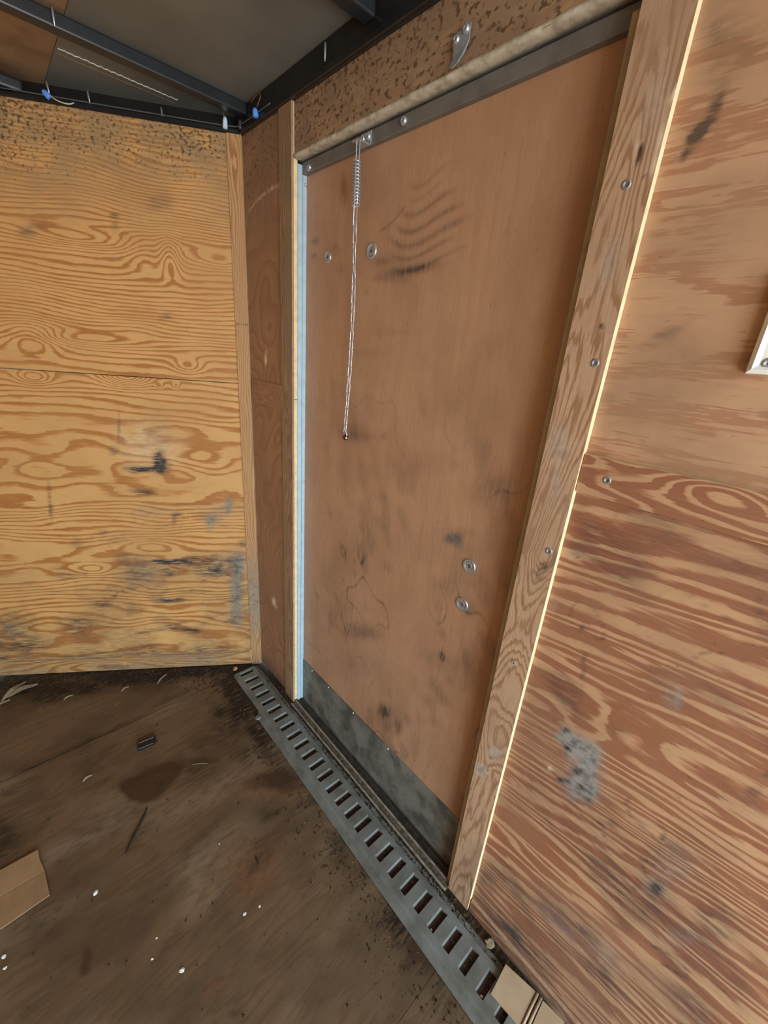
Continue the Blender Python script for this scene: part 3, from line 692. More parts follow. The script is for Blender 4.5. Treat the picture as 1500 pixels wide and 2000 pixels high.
# --- angled front wall
wf = fbox('wall_front', 0.0, APEX, 0.0, ZC, -0.10, -0.085, M['skin'])
tag(wf, kind='structure')
NF = tuple(FN)
panel('plywood_panel', wf, FF, 0.034, APEX - .004, 1.239, H, 0.0, 0.012, M['ply_front'], M['edge'], ring_front_up, res=0.005,
      mould=lambda a, b: np.clip((b - 1.60) / 0.30, 0, 1) ** 1.1 * (0.85 + 0.25 * np.clip((a - 0.1) / .5, 0, 1) + .15 * srf(14, a, b, .08, .04)) + .25 * np.exp(-((b - H) / .05) ** 2), grime=FRONT_UP_GRIME)
panel('plywood_panel', wf, FF, 0.034, APEX - .004, 0.080, 1.236, 0.0, 0.012, M['ply_front'], M['edge'], ring_front_low, res=0.005,
      grime=lambda a, b: blobs(FRONT_GRIME, a, b) + 0.30 * np.clip((0.62 - b) / .5, 0, 1) * np.clip(.6 + .6 * srf(37, a, b, .08, .06), 0, 1.2) + .35 * np.exp(-((b - .085) / .02) ** 2) + np.clip((1.0 - b) / .5, 0, 1) * np.clip(1.0 - a * .7, .3, 1) * (.7 * scratches(351, a, b, .035, .02, .06, .3) + .40 * soil(361, a, b, .06, .03, .5)),
      scrape=FRONT_GREY, pale=[(.36, 1.0, .10, 0, 0, .08, .30)])
bf = panel('baseboard_front', None, FF, 0.041, APEX - .004, 0.004, 0.078, 0.002, 0.014, M['ply_front'], M['edge'], ring_base,
      grime=lambda a, b: 0.30 + 0.35 * np.exp(-((b - .078) / .012) ** 2) + 0 * a, scrape=lambda a, b: .18 + .15 * srf(15, a, b, .08, .03))
tag(bf, kind='structure')
place('screw', screw_me, P_F(0.38, 1.586, 0), NF, wf, .55)
# --- rest of the trailer shell, outside the frame
wl = box('wall_left', (WX - .02, REAR, 0), (WX, 0.0, ZC), M['shell_wood']); tag(wl, kind='structure')
ax, ay = FD.x * APEX, FD.y * APEX
bm = bmesh.new()
hexa(bm, [(ax, ay, 0), (WX, 0, 0), (WX - .01, .02, 0), (ax, ay + .02, 0), (ax, ay, ZC), (WX, 0, ZC), (WX - .01, .02, ZC), (ax, ay + .02, ZC)])
wfl = bm_obj('wall_front_left', bm, M['shell_wood']); tag(wfl, kind='structure')

# --- floor: sheets of plywood laid across
floor = box('floor', (WX, REAR, -0.03), (0.062, 0.72, -0.014), M['skin'])
tag(floor, kind='structure')
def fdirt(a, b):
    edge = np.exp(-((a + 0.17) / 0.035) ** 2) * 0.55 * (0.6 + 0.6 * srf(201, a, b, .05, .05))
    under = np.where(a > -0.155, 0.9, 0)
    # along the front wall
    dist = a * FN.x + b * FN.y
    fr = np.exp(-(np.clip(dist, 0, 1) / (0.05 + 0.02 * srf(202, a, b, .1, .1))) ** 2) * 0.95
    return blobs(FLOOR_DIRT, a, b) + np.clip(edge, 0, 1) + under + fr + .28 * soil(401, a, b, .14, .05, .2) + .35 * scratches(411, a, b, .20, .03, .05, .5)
def fspots(a, b):
    return 0.12 + 0.42 * np.exp(-((a + 0.22) / 0.10) ** 2) + 0.3 * np.exp(-((b - 0.08) / .15) ** 2)
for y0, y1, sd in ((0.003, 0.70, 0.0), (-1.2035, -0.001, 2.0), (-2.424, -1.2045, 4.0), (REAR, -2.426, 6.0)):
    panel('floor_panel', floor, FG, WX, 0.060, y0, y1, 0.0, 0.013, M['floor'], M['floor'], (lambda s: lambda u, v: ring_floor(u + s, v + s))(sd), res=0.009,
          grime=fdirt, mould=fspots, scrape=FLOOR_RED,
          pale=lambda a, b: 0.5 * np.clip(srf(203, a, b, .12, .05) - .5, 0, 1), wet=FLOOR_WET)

# --- ceiling, rails and roof bows
ceil = box('ceiling', (WX - .1, REAR, ZC + .012), (0.1, 0.85, ZC + .03), M['skin'])
tag(ceil, kind='structure')
box('ceiling_panel', (-0.409, REAR, ZC), (0.1, 0.85, ZC + .010), M['ceil'], ceil)
box('ceiling_panel', (WX - .1, REAR, ZC + .001), (-0.410, 0.85, ZC + .011), M['ceil_brown'], ceil)
rail_s = box('trim_6', (0.002, REAR, H), (0.06, 0.03, ZC), M['black'], None, 0.003); tag(rail_s, kind='structure')
box('rail_lip', (-0.006, REAR, H), (0.004, 0.0, H + .014), M['black'], rail_s, 0.002)
rail_f = fbox('trim_7', -0.02, APEX, H, ZC, -0.084, -0.062, M['black'], None, 0.002); tag(rail_f, kind='structure')
fbox('rail_lip', 0.0, APEX - .006, H, H + .013, -0.063, 0.006, M['black'], rail_f, 0.003)
for y in (-0.045, -0.60, -1.20, -1.80, -2.40):
    box('roof_bow', (WX, y, 1.973), (0.003, y + .034, ZC), M['bow'], ceil, 0.004, 2)
bm = bmesh.new()
box('roof_bow', (-1.38, 0.31, 1.954), (-0.462, 0.345, 1.982), M['bow'], ceil, 0.006, 2)
# sealant bead along the lap of the roof sheet
random.seed(4)
pts = []
for i in range(60):
    x = -0.404 + (0.273) * i / 59
    pts.append((x, 0.110 + 0.0022 * math.sin(i * 1.9) + random.uniform(-.001, .001), ZC - .0005))
tube('sealant_bead', pts, .0014, M['bead'], ceil, 6)
tube('lap_line', [(-0.404, 0.138, ZC), (-0.13, 0.135, ZC)], .0014, M['grit'], ceil, 6)
tip_me = lathe_mesh('screw_tip', [(.0024, .0), (.0024, -.018), (.0008, -.030), (0, -.031)], M['zinc'], 8)
for t, zt, off in ((0.50, 1.990, -0.012), (0.401, 1.984, -0.012), (0.212, 1.972, -0.004), (0.046, 1.990, -0.012)):
    o = link('roof_screw', tip_me, ceil); o.location = P_F(t, zt, off); o.rotation_euler = (0, math.radians(-6), 0)
for x, y, z in ((-0.432, -0.056, 2.0), (-0.012, -0.452, 1.982), (-.075, -.628, 2.0), (-0.03, -0.66, 2.0)):
    o = link('roof_screw', tip_me, ceil); o.location = (x, y, z)

# --- the door in the side wall
door = empty('door_1', (0.045, -0.70, 0)); tag(door, kind='structure')
door.location = (0, 0, 0)
def arcs(a, b):
    s = np.zeros_like(a)
    r = np.hypot((a + 0.742) * 1.0, b - 1.86)
    ang = np.degrees(np.arctan2(a + 0.742, -(b - 1.86)))
    for R_, w, st, a0, a1 in ((0.158, .004, .30, -20, 22), (0.18, .003, .25, -16, 18), (0.205, .005, .40, -24, 26), (0.235, .005, .50, -26, 24), (0.262, .006, .45, -28, 26), (0.285, .004, .4, -20, 22), (0.31, .004, .3, -24, 20)):
        s += st * np.exp(-((r - R_ - .010 * np.sin(ang * .12)) / w) ** 2) * np.clip((ang - a0) / 8, 0, 1) * np.clip((a1 - ang) / 8, 0, 1)
    r2 = np.hypot(a + 0.57, b - 1.80)
    for R_, w, st, c0, c1 in ((0.17, .0022, .5, -.63, -.585),):
        s += st * np.exp(-((r2 - R_) / w) ** 2) * (a < -.60) * (a > -.68) * (b < 1.80)
    return s
panel('door_panel', door, FS, -1.13, -0.283, -0.004, 1.832, 0.045, 0.018, M['ply_door'], M['edge'], ring_door, True, res=0.004,
      grime=lambda a, b: blobs(DOOR_GRIME, a, b) + arcs(a, b) + 0.12 * np.clip(1.05 - b, 0, .6)
      + np.clip((1.55 - b) / .8, .15, 1) * (0.55 * scratches(301, a, b, .055, .05, .05, .2) + 0.5 * scratches(311, a, b, .02, .16, .05, .4) + 0.30 * soil(321, a, b, .06, .09, .35)), scrape=DOOR_GREY, pale=DOOR_RUST)
box('top_band', (0.0315, -1.128, 1.795), (0.0455, -0.290, 1.8205), M['alu_grey'], door, 0.0012)
kp = panel('kick_plate', door, FS, -1.128, -0.285, 0.0, 0.205, 0.0435, 0.0016, M['kick'], M['kick'], ring_door, res=0.012)
# left frame leg with its grooves
bm = bmesh.new()
for (xa, xb, yy) in ((0.0185, 0.0310, -0.2925), (0.0310, 0.0335, -0.2890), (0.0335, 0.0460, -0.2925)):
    hexa(bm, [(xa, yy, 0.004), (xb, yy, 0.004), (xb, -0.270, 0.004), (xa, -0.270, 0.004), (xa, yy, 1.815), (xb, yy, 1.815), (xb, -0.270, 1.815), (xa, -0.270, 1.815)])
jl = bm_obj('door_jamb', bm, M['alu'], door)
box('door_jamb', (0.0122, -1.15, 0.004), (0.0445, -1.1025, 1.80), M['edge_olive'], door, 0.001)
box('door_jamb', (0.0300, -1.12, 1.8235), (0.046, -0.28, 1.85), M['alu_grey'], door, 0.001)
# threshold with two ridges
prof = [(-.0135, 0.001), (-.0135, .0085), (-.0085, .0095), (-.0075, .0045), (.0060, .0045), (.0070, .0100), (.0125, .0100), (.0140, .0015), (.0140, 0.001)]
vs = [(x, -0.292, z) for x, z in prof] + [(x, -1.117, z) for x, z in prof]
nP = len(prof)
fs = [(i, (i + 1) % nP, nP + (i + 1) % nP, nP + i) for i in range(nP)] + [tuple(range(nP)), tuple(range(nP, 2 * nP))]
mesh_obj('threshold', vs, fs, M['sill_mid'], door)
for xa, xb, zt_ in ((-.0140, -.0088, .0102), (.0068, .0128, .0112)):
    box('threshold_ridge', (xa, -1.1165, .004), (xb, -0.2925, zt_), M['sill'], door, .0012)
box('sill_plate', (0.0145, -1.117, 0.0005), (0.0425, -0.292, 0.003), M['sill_dark'], door)
box('sill_ridge', (0.028, -1.10, 0.003), (0.033, -0.30, 0.007), M['sill_dark'], door, .001)
for y, z, me, s in ((-0.398, 1.600, cup_me, .85), (-0.577, 1.597, cup_me, 1.0), (-0.983, 0.942, cup_me, 1.0), (-0.981, 0.840, cup_me, 1.0)):
    cw = place('cup_washer', me, (0.045, y, z), NS, door, s)
    link('bolt_end', bolt_me, cw)
for y, z in ((-0.671, 1.8085), (-0.326, 1.803)):
    place('screw', pan_me, (0.0315, y, z), NS, door)
for z in (1.775, 0.95, 0.40):
    place('screw', pan_me, (0.040, -0.2925, z), (0, -1, 0), door, .55)
for y, z in ((-0.36, 0.195), (-0.47, 0.196), (-0.62, 0.196), (-0.80, .197)):
    place('screw', pan_me, (0.0435, y, z), NS, door, .5)

# ------------------------------------------------------------------ things
# --- slotted tie-down track on the floor
track = empty('tie_down_track', (-0.087, -0.6, 0))
tag(track, 'grey steel floor track with a row of rectangular slots along the side wall', 'track')
xs = [(-.150, .0005), (-.149, .0022), (-.129, .0026), (-.1245, .0115), (-.1096, .0120), (-.0511, .0120), (-.0365, .0115), (-.0325, .0032), (-.0195, .0030), (-.0180, .0005)]
NSLOT = 52
ys = [-0.008]
for k in range(NSLOT):
    yn = -0.0396 - 0.0508 * k
    ys += [yn + 0.0225, yn]
ys.append(ys[-1] - .02)
vs, fs = [], []
nx = len(xs)
for y in ys:
    for q, (x, z) in enumerate(xs):
        if q < 3: x = x if y < -.262 else -.1305 + .0006 * q      # the far end of the flange is buried in dirt
        vs.append((x - track.location.x, y - track.location.y, z))
for r in range(len(ys) - 1):
    for c in range(nx - 1):
        if r % 2 == 1 and c == 4: continue
        a = r * nx + c
        fs.append((a, a + 1, a + nx + 1, a + nx))
for k in range(NSLOT):
    r = 1 + 2 * k
    fa_, fb_, na_, nb_ = r * nx + 4, r * nx + 5, (r + 1) * nx + 4, (r + 1) * nx + 5
    o = len(vs)
    V_ = lambda i: vs[i]
    vs += [(V_(fa_)[0] + .002, V_(fa_)[1] - .0036, .0075), (V_(fb_)[0] - .002, V_(fb_)[1] - .0036, .0075),
           (V_(fa_)[0] + .002, V_(fa_)[1] - .0036, .0035), (V_(fb_)[0] - .002, V_(fb_)[1] - .0036, .0035),
           (V_(na_)[0], V_(na_)[1], .0035), (V_(nb_)[0], V_(nb_)[1], .0035)]
    fs += [(fa_, fb_, o + 1, o), (o, o + 1, o + 3, o + 2), (na_, nb_, o + 5, o + 4), (fa_, o, o + 2, o + 4, na_), (fb_, o + 1, o + 3, o + 5, nb_)]
mesh_obj('slotted_rail', vs, fs, M['track'], track)
box('slot_bed', (-.120 - track.location.x, ys[-1] + .01 - track.location.y, .0005), (-.040 - track.location.x, -.012 - track.location.y, .0030), M['slotbed'], track)
o = place('screw', lathe_mesh('track_screw', [(.012, -.001), (.012, .002), (.009, .0035), (0, .0038)], M['track'], 14), (-0.147 - track.location.x, -0.273 - track.location.y, .0035), (0, 0, 1), track)

# --- door chain: bracket, spring and links hanging in front of the door
CY, CX = -0.561, 0.000
chain = empty('door_chain', (0.031, -0.554, 1.807))
tag(chain, 'long silver door chain with a coil spring hanging from the door top', 'chain')
def cl(p): return Vector(p) - chain.location
# bracket: angle plate with an ear
bm = bmesh.new()
def hx(x0, y0, z0, x1, y1, z1):
    a = cl((x0, y0, z0)); b = cl((x1, y1, z1))
    hexa(bm, [(a.x, a.y, a.z), (b.x, a.y, a.z), (b.x, b.y, a.z), (a.x, b.y, a.z), (a.x, a.y, b.z), (b.x, a.y, b.z), (b.x, b.y, b.z), (a.x, b.y, b.z)])
hx(0.0290, -0.572, 1.794, 0.0314, -0.536, 1.819)
hx(-0.0040, -0.570, 1.7925, 0.0300, -0.548, 1.7950)
bmesh.ops.recalc_face_normals(bm, faces=bm.faces)
bevel_all(bm, .0009)
bm_obj('bracket', bm, M['zinc'], chain)
for dy in (-0.564, -0.546):
    place('screw', pan_me, cl((0.0288, dy, 1.8085)), NS, chain, .95)
def linkshape(L, W, r, seg=6):
    pts = []
    hw, hl = W / 2, L / 2 - W / 2
    for k in range(7): pts.append((hw * math.cos(math.pi * k / 6), 0, hl + hw * math.sin(math.pi * k / 6)))
    for k in range(7): pts.append((-hw * math.cos(math.pi * k / 6), 0, -hl - hw * math.sin(math.pi * k / 6)))
    return pts
def ycurve(z):
    s = (z - 1.165) / (1.67 - 1.165)
    return CY - 0.010 * math.sin(math.pi * min(max(s, 0), 1)) - .004 * s
# long draw wires and coil
zt, zb = 1.772, 1.672
yc = CY - .003
coil = []
turns, per = 13.5, 10
for i in range(int(turns * per) + 1):
    an = 2 * math.pi * i / per
    z = 1.760 - 0.086 * i / (turns * per)
    coil.append(cl((CX + .0085 * math.cos(an), yc - .004 * (1.76 - z) / .09 + .0085 * math.sin(an), z)))
tube('coil_spring', coil, .0013, M['zinc'], chain, 6)
loopme = tube_mesh('wire_loop', linkshape(0.120, 0.011, .0013), .0013, 6, True); loopme.materials.append(M['zinc'])
for dz, rz in ((1.736, math.pi / 2), (1.696, 0.25)):
    o = link('wire_loop', loopme, chain); o.location = cl((CX, yc - .002, dz)); o.rotation_euler = (0, 0, rz)
lm = tube_mesh('chain_link', linkshape(0.0262, 0.0088, .0012), .0012, 6, True); lm.materials.append(M['zinc'])
z = 1.636
k = 0
random.seed(9)
while z > 1.180:
    o = link('chain_link', lm, chain)
    o.location = cl((CX, ycurve(z), z))
    tilt = math.atan2(ycurve(z + .01) - ycurve(z - .01), .02)
    o.rotation_euler = (-tilt, 0, (math.pi / 2 if k % 2 == 0 else 0.12) + random.uniform(-.22, .22))
    z -= 0.0207; k += 1
hk = [(0, 0, .020), (0, .0035, .012), (0, .0045, .002), (0, .001, -.010), (0, -.006, -.016), (0, -.010, -.008), (0, -.005, .002), (0, .001, .010), (0, -.001, .020)]
h0 = cl((CX, CY, 1.172))
tube('end_hook', [h0 + Vector(p) for p in hk], .0013, M['zinc'], chain, 6)
place('end_button', lathe_mesh('end_button', [(.006, 0), (.0085, .002), (.0070, .006), (0, .008)], M['brass'], 12), h0 + Vector((0.002, -.003, -.016)), (-1, -.6, .5), chain)

# --- empty chain keeper on the header board
keeper = empty('chain_keeper', (0.004, -0.827, 1.862))
keeper.scale = (.85, .85, .85)
tag(keeper, 'small curved silver chain bracket with two screws on the mouldy header board', 'bracket')
outl = [(-.020, .020), (-.012, .026), (-.003, .024), (.004, .016), (.012, .017), (.021, .011), (.022, .000), (.017, -.010), (.014, -.022), (.018, -.036), (.010, -.040), (-.002, -.034), (-.012, -.022), (-.019, -.004)]
def kp_pt(y, z, x): return (x, y, z)
vs = []
for lay in (0.0035, 0.0):
    for y, z in outl:
        lift = 0.008 * max(0, (-z - .008) / .03) ** 1.3
        vs.append((-lift - (0.0025 if lay else 0.0), y, z))
n_ = len(outl)
fs = [tuple(range(n_)), tuple(range(n_, 2 * n_))] + [(i, (i + 1) % n_, n_ + (i + 1) % n_, n_ + i) for i in range(n_)]
mesh_obj('keeper_plate', vs, fs, M['zinc'], keeper)
for y, z in ((-.010, .014), (.012, .006)):
    place('screw', pan_me, (-.0022, y, z), NS, keeper, .95)

# --- white plate at the right edge of the picture
plate = empty('wall_plate', (0.012, -1.40, 1.44))
tag(plate, 'white metal wall plate with a sloping rim and a screw, on the worn upper panel', 'plate')
w2, h2 = 0.055, 0.055
def ring_(x, i): return [(x, -w2 + i, -h2 + i), (x, w2 - i, -h2 + i), (x, w2 - i, h2 - i), (x, -w2 + i, h2 - i)]
vs = ring_(0.0, 0) + ring_(-.009, 0.0) + ring_(-.013, .005) + ring_(-.0095, .010)
fs = []
for r in range(3):
    for c in range(4):
        fs.append((r * 4 + c, r * 4 + (c + 1) % 4, (r + 1) * 4 + (c + 1) % 4, (r + 1) * 4 + c))
fs.append((12, 13, 14, 15)); fs.append((0, 1, 2, 3))
mesh_obj('plate_body', vs, fs, M['white'], plate)
tube('plate_groove', [(-.0094, .037, .036), (-.0094, .036, .0), (-.0094, .030, -.022), (-.0094, .027, -.024)], [.003, .0035, .003, .0008], M['white_grey'], plate, 8)  # grey tube standing in for the curved slot
place('screw', screw_me, (-.0095, .037, -.043), NS, plate, 1.05)

# --- wire connectors above the walls
def wire_nut(name, loc, mat, label, r=.008, L=.022, axis=(0.3, -0.2, 1)):
    o = place(name, lathe_mesh(name, [(r * .8, -L / 2), (r, -L / 2 + .003), (r * .92, L / 6), (r * .55, L / 2 - .002), (0, L / 2)], mat, 12), loc, axis)
    return tag(o, label, 'connector', 'wire connectors along the top rails')
n1 = wire_nut('wire_connector', P_F(0.497, 1.955, 0.006), M['blue'], 'blue wire connector with a white wire on the left of the front rail', axis=(-.5, .3, .5))
n2 = wire_nut('wire_connector', (-0.014, -0.128, 1.951), M['blue'], 'blue wire connector with a brown wire above the narrow side panel', axis=(0, .2, 1))
n3 = wire_nut('wire_connector', P_F(0.038, 1.957, 0.012), M['paleblue'], 'pale blue connector on the front rail just above the corner batten', .007, .03, axis=(.1, .1, 1))
n4 = wire_nut('wire_connector', P_F(-0.004, 1.957, 0.016), M['wire_dark'], 'small grey connector right in the corner where both top rails meet', .005, .024, axis=(.1, .1, 1))
def wloc(o, pts):
    mw = Matrix.LocRotScale(o.location, o.rotation_quaternion, o.scale).inverted()
    return [mw @ Vector(p) for p in pts]
def smoothpts(P, n=24):
    P = [Vector(p) for p in P]; r = []
    for i in range(len(P) - 1):
        p0, p1, p2, p3 = P[max(i - 1, 0)], P[i], P[i + 1], P[min(i + 2, len(P) - 1)]
        for s in range(6):
            t = s / 6
            r.append(0.5 * ((2 * p1) + (p2 - p0) * t + (2 * p0 - 5 * p1 + 4 * p2 - p3) * t * t + (3 * p1 - p0 - 3 * p2 + p3) * t ** 3))
    r.append(P[-1]); return r
tube('wire', wloc(n1, smoothpts([P_F(.488, 1.953, .008), P_F(.472, 1.943, .016), P_F(.455, 1.938, .018), P_F(.440, 1.939, .014), P_F(.432, 1.946, .006)])), .0016, M['wire'], n1, 6)
tube('wire', wloc(n2, smoothpts([(-.012, -.135, 1.962), (-.010, -.150, 1.978), (-.006, -.140, 1.990), (-.003, -.110, 1.994), (-.002, -.08, 1.990)])), .0014, M['wire_brown'], n2, 6)
lw = tube('light_wire', smoothpts([P_F(.93, H + .0145, .007), P_F(.5, H + .0145, .008), P_F(.2, H + .0145, .008), P_F(.03, H + .0145, .010), (-.010, -.03, H + .0155), (-.0085, -.2, H + .0155)]), .0016, M['wire_dark'])
tag(lw, 'thin dark wire running along the lip of the black front rail', 'wire')

# --- loose things on the floor
def sheet(name, outline, z, th, mat, bend=None, parent=None):
    vs = []
    n = len(outline)
    for s in (0, 1):
        for x, y in outline:
            vs.append((x, y, z(x, y) + s * th))
    fs = [tuple(range(n)), tuple(range(n, 2 * n))] + [(i, (i + 1) % n, n + (i + 1) % n, n + i) for i in range(n)]
    return mesh_obj(name, vs, fs, mat, parent)
cb = empty('cardboard_piece', (-0.93, -0.39, 0.0))
tag(cb, 'brown cardboard piece lying flat at the left edge of the floor', 'cardboard')
def cpt(x, y): return (x + .93, y + .39)
ol1 = [cpt(-1.12, -.455), (.02, -.071), cpt(-.86, -.462), cpt(-.813, -.457), cpt(-.816, -.410), cpt(-.820, -.385)]
sheet('cardboard_flap', [cpt(-1.12, -.382), cpt(-1.12, -.462), cpt(-.93, -.466), cpt(-.87, -.461), cpt(-.813, -.456), cpt(-.817, -.386)], lambda x, y: .002 + .004 * max(0, y + .0), .003, M['card'], parent=cb)
sheet('cardboard_flap', [cpt(-1.12, -.380), cpt(-.817, -.384), cpt(-.824, -.345), cpt(-.825, -.315), cpt(-.87, -.314), cpt(-.95, -.312), cpt(-1.12, -.310)], lambda x, y: .003 + .05 * max(0, y - .006), .003, M['card'], parent=cb)
# creased scrap of cardboard lying on the track
sc = empty('cardboard_scrap', (-0.048, -1.385, 0.013))
tag(sc, 'pale creased cardboard scrap lying on the slotted track against the side wall', 'cardboard')
def sp(x, y): return (x + .048, y + 1.385)
tl = lambda x, y: .002 + .14 * max(0.0, x + .034)
sheet('cardboard_flap', [sp(-.022, -1.312), sp(-.088, -1.316), sp(-.083, -1.386), sp(-.010, -1.383)], tl, .003, M['card_pale'], parent=sc)
sheet('cardboard_flap', [sp(-.011, -1.402), sp(-.078, -1.405), sp(-.072, -1.46), sp(-.006, -1.45)], lambda x, y: tl(x, y) + .002, .003, M['card_pale'], parent=sc)
for yy in (-1.388, -1.397):
    pts = [Vector((*sp(-.009, yy), tl(.039, 0) + .003)), Vector((*sp(-.045, yy - .001), tl(.003, 0) + .003)), Vector((*sp(-.080, yy - .003), tl(-.032, 0) + .003))]
    tube('crease_ridge', pts, .0032, M['card_pale'], sc, 6)
# black plastic clip
clip = empty('plastic_clip', (-0.505, -0.133, 0))
tag(clip, 'small glossy black plastic clip lying on the floor near the front wall', 'clip')
bm = bmesh.new()
for (x0, y0, z0, x1, y1, z1) in ((-.028, .006, 0, .026, .016, .013), (-.028, -.018, 0, .020, -.008, .011), (-.030, -.018, 0, -.022, .016, .012)):
    hexa(bm, [(x0, y0, z0), (x1, y0, z0), (x1, y1, z0), (x0, y1, z0), (x0, y0, z1), (x1, y0, z1), (x1, y1, z1), (x0, y1, z1)])
bmesh.ops.recalc_face_normals(bm, faces=bm.faces)
bevel_all(bm, .002, 2)
o = bm_obj('clip_body', bm, M['clip'], clip); o.rotation_euler = (0, 0, math.radians(-6))
bm = bmesh.new()
hexa(bm, [(-.022, -.009, .003), (.022, -.007, .003), (.022, .006, .003), (-.022, .006, .003), (-.022, -.009, .006), (.022, -.007, .006), (.022, .006, .008), (-.022, .006, .008)])
o = bm_obj('clip_web', bm, M['clip'], clip); o.rotation_euler = (0, 0, math.radians(-6))
for yy in (.011, -.013):
    o = box('clip_tooth', (.020, yy - .003, .002), (.031, yy + .002, .008), M['clip'], clip, .001); o.rotation_euler = (0, 0, math.radians(-6))
# twig
tw = tube('twig', smoothpts([(-.566, -.377, .003), (-.590, -.408, .0035), (-.612, -.432, .004), (-.632, -.456, .003), (-.646, -.473, .0015)]), [.0016] * 3 + [.0028] * 9 + [.0032] * 6 + [.0024] * 4 + [.0012] * 3, M['twig'])
tag(tw, 'thin dark straight twig lying on the floor beside the wet stain', 'twig')
t2 = tube('twig', smoothpts([(-.372, -.712, .002), (-.371, -.722, .003), (-.374, -.733, .0015)]), .002, M['twig'])
tag(t2, 'short dark bit of twig on the reddish patch in mid floor', 'twig')
# pale straws
t3 = tube('straw', [(-.411, -.313, .0015), (-.390, -.327, .003), (-.369, -.341, .0015)], .0009, M['shaving'])
tag(t3, 'thin pale straw beside the dark wet stain on the floor', 'straw')
# wood shavings by the front wall
def shaving(x0, y0, x1, y1, w, lift, label, mat=None):
    d = Vector((x1 - x0, y1 - y0, 0)); L = d.length; d.normalize(); s = Vector((-d.y, d.x, 0))
    vs = []
    n = 7
    for i in range(n):
        f = i / (n - 1)
        ww = w * (0.06 + 0.94 * math.sin(math.pi * (0.04 + .92 * f)) ** .8)
        c = d * (L * (f - .5)) + Vector((0, 0, .002 + lift * math.sin(math.pi * f) ** 2)) + s * (.002 * math.sin(f * 4))
        for sg in (-1, 1):
            for dz in (0, .0012): vs.append(c + s * (ww * sg * (1.5 if lift > .0095 else .8)) + Vector((0, 0, dz + (.002 if sg > 0 else 0))))
    fs = []
    for i in range(n - 1):
        a = i * 4; b = a + 4
        fs += [(a, a + 2, b + 2, b), (a + 1, a + 3, b + 3, b + 1), (a, a + 1, b + 1, b), (a + 2, a + 3, b + 3, b + 2)]
    fs += [(0, 1, 3, 2), (4 * n - 4, 4 * n - 3, 4 * n - 1, 4 * n - 2)]
    o = mesh_obj('wood_shaving', vs, fs, mat or M['shaving'])
    o.location = ((x0 + x1) / 2, (y0 + y1) / 2, 0)
    return tag(o, label, 'shaving', 'wood shavings along the front wall')
shaving(-.880, .398, -.802, .470, .006, .012, 'long pale wood shaving closest to the front wall at the far left')
shaving(-.862, .412, -.768, .428, .007, .010, 'broad pale wood shaving second from the left edge of the floor')
shaving(-.905, .372, -.855, .392, .004, .004, 'short pale wood shaving at the very left edge of the floor')
shaving(-.398, .140, -.350, .178, .003, .004, 'slim pale wood shaving near the middle of the front wall base')
shaving(-.520, .185, -.490, .197, .003, .003, 'pale curled wood shaving on the dirt by the front baseboard')
shaving(-.70, .27, -.67, .279, .002, .002, 'narrow wood shaving lying in the dark dirt left of the curled one')
shaving(-.700, -.160, -.674, -.150, .0035, .003, 'tiny pale wood sliver on open floor left of the black clip')
# chip at the corner and flakes
def lump(name, loc, r, mat, seed, label, cat, group=None, flat=.6):
    if mat is M['flake']: r *= .62
    rr = random.Random(seed)
    bm = bmesh.new()
    bmesh.ops.create_icosphere(bm, subdivisions=2, radius=1)
    for v in bm.verts:
        k = 1 + rr.uniform(-.28, .28)
        v.co = Vector((v.co.x * r * k * 1.25, v.co.y * r * k, max(v.co.z, -.75) * r * k * flat))
    o = bm_obj(name, bm, mat)
    o.location = (loc[0], loc[1], loc[2] + r * flat * .72)
    o.rotation_euler = (0, 0, rr.uniform(0, 6))
    return tag(o, label, cat, group)
lump('wood_chip', (-.108, .030, .0), .009, M['chip'], 3, 'orange wood chip on the floor at the end of the slotted track', 'chip', None, .8)
lump('wood_chip', (-.010, -1.262, .004), .010, M['shaving'], 5, 'pale wood chip on the floor at the foot of the right door batten', 'chip', None, .5)
FL = 'white flakes on the floor'
for i, (x, y, r, lab) in enumerate(((-.725, -.522, .0075, 'white flake on bare floor to the right of the flat cardboard piece'),
        (-.604, -.816, .0075, 'largest round white flake in the lower middle of the floor'),
        (-.450, -.811, .005, 'white flake near the reddish streak halfway to the track'),
        (-.414, -.821, .004, 'tiny white flake next to the one halfway to the track'),
        (-.905, -.529, .006, 'white sliver just below the flat cardboard piece at the left edge'),
        (-.904, -.555, .005, 'lower of the two white slivers at the left edge of the floor'),
        (-.651, -.751, .0035, 'small white crumb just above the largest round flake'),
        (-.632, -.718, .003, 'faint white crumb in the middle of the floor'),
        (-.436, -.612, .003, 'pale speck between the wet stain and the reddish patch'))):
    lump('paint_flake', (x, y, 0), r, M['flake'], 20 + i, lab, 'flake', FL, .35)
lump('paint_flake', (-.104, -1.148, .003), .004, M['flake'], 41, 'bright white flake lying inside a slot of the floor track', 'flake', FL, .5)
lump('paint_flake', (-.103, -1.303, .003), .005, M['flake'], 43, 'off-white flake in the track slot beside the cardboard scrap', 'flake', FL, .5)

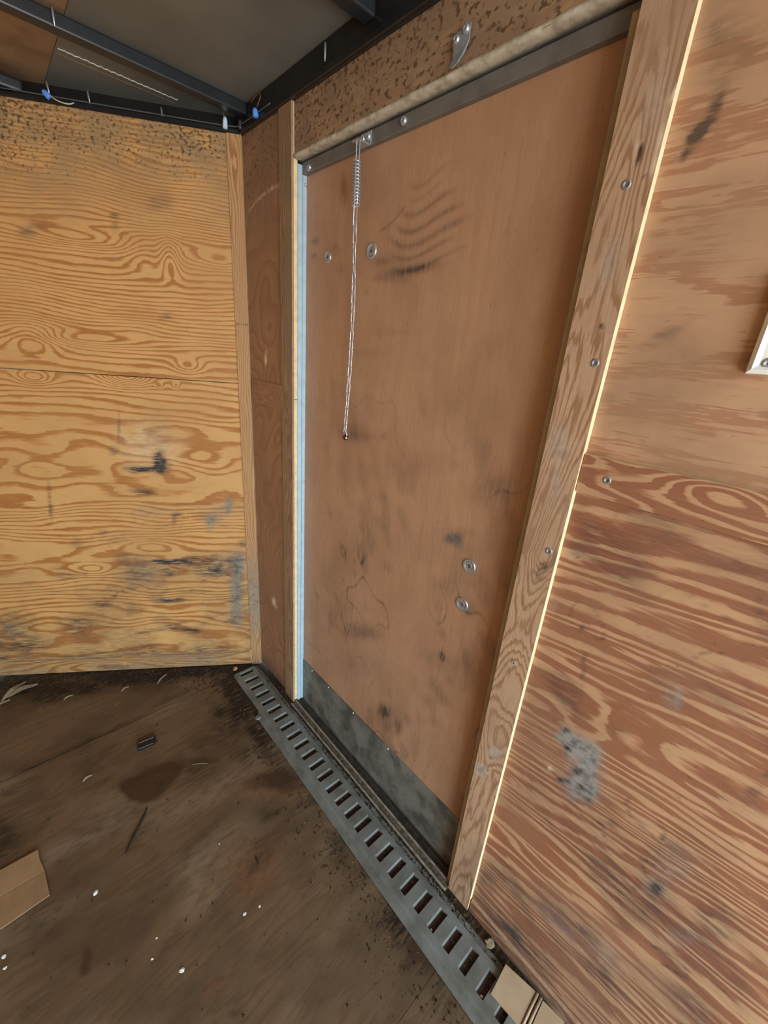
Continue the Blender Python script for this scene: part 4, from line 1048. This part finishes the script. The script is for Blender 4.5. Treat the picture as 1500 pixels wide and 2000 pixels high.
# uncountable crumbs of dirt
PILES = []
def crumbs(name, n, seed, mat, fn, label, smin=.0012, smax=.0045):
    rr = random.Random(seed)
    vs, fs = [], []
    while n > 0:
        x, y, z = fn(rr)
        if x > -0.004 or x < -1.2: continue
        if x * FN.x + y * FN.y < 0.006: continue
        if x < -.80 and -.48 < y < -.29: continue
        s = smin + (smax - smin) * rr.random() ** 2.5
        b = len(vs)
        for k in range(4):
            an = k * 2.094 + rr.uniform(-.5, .5)
            if k < 3: vs.append((x + s * math.cos(an) * rr.uniform(.6, 1.4), y + s * math.sin(an) * rr.uniform(.6, 1.4), z))
            else: vs.append((x + rr.uniform(-.3, .3) * s, y + rr.uniform(-.3, .3) * s, z + s * .9))
        fs += [(b, b + 1, b + 3), (b + 1, b + 2, b + 3), (b + 2, b, b + 3), (b, b + 2, b + 1)]
        n -= 1
    PILES.append((vs, fs, 1 if mat is M['grit'] else 0))
def by_front(rr):
    t = rr.uniform(0, 1.08); d = abs(rr.gauss(0, .045)) + .007
    p = P_F(t, 0, d); return p.x, p.y, 0.0005
def by_track(rr):
    return -0.160 - abs(rr.gauss(0, .05)), rr.uniform(-1.5, .05), 0.0005
def by_wall(rr):
    return rr.uniform(-.033, -.006), rr.uniform(-1.5, 0.0), 0.0035
def at_sill(rr):
    return rr.uniform(-.0065, -.0045), rr.uniform(-1.11, -.3), .0045
def anywhere(rr):
    return rr.uniform(-1.0, -.16), rr.uniform(-1.2, .3), 0.0005
def in_slots(rr):
    k = rr.randrange(0, 28); return rr.uniform(-.106, -.055), -.0396 - .0508 * k + rr.uniform(.003, .016), .003
mix_ = lambda *f: (lambda rr: rr.choice(f)(rr))
crumbs('dirt_crumbs', 2600, 1, M['crumb'], mix_(by_front, by_front, by_track, by_wall, by_wall), None)
crumbs('sawdust_crumbs', 900, 2, M['grit'], mix_(by_front, by_track, by_wall, in_slots, at_sill), None, .001, .0032)
crumbs('floor_specks', 260, 3, M['crumb'], anywhere, None, .001, .004)
me = bpy.data.meshes.new('floor_dirt')
vs, fs, mi = [], [], []
for V0, F0, m0 in PILES:
    b = len(vs); vs += V0; fs += [tuple(i + b for i in f) for f in F0]; mi += [m0] * len(F0)
me.from_pydata(vs, [], fs)
me.materials.append(M['crumb']); me.materials.append(M['grit'])
me.polygons.foreach_set('material_index', mi)
tag(link('floor_dirt', me), 'dark dirt and pale sawdust crumbs strewn along the front wall and the floor track', 'dirt', kind='stuff')
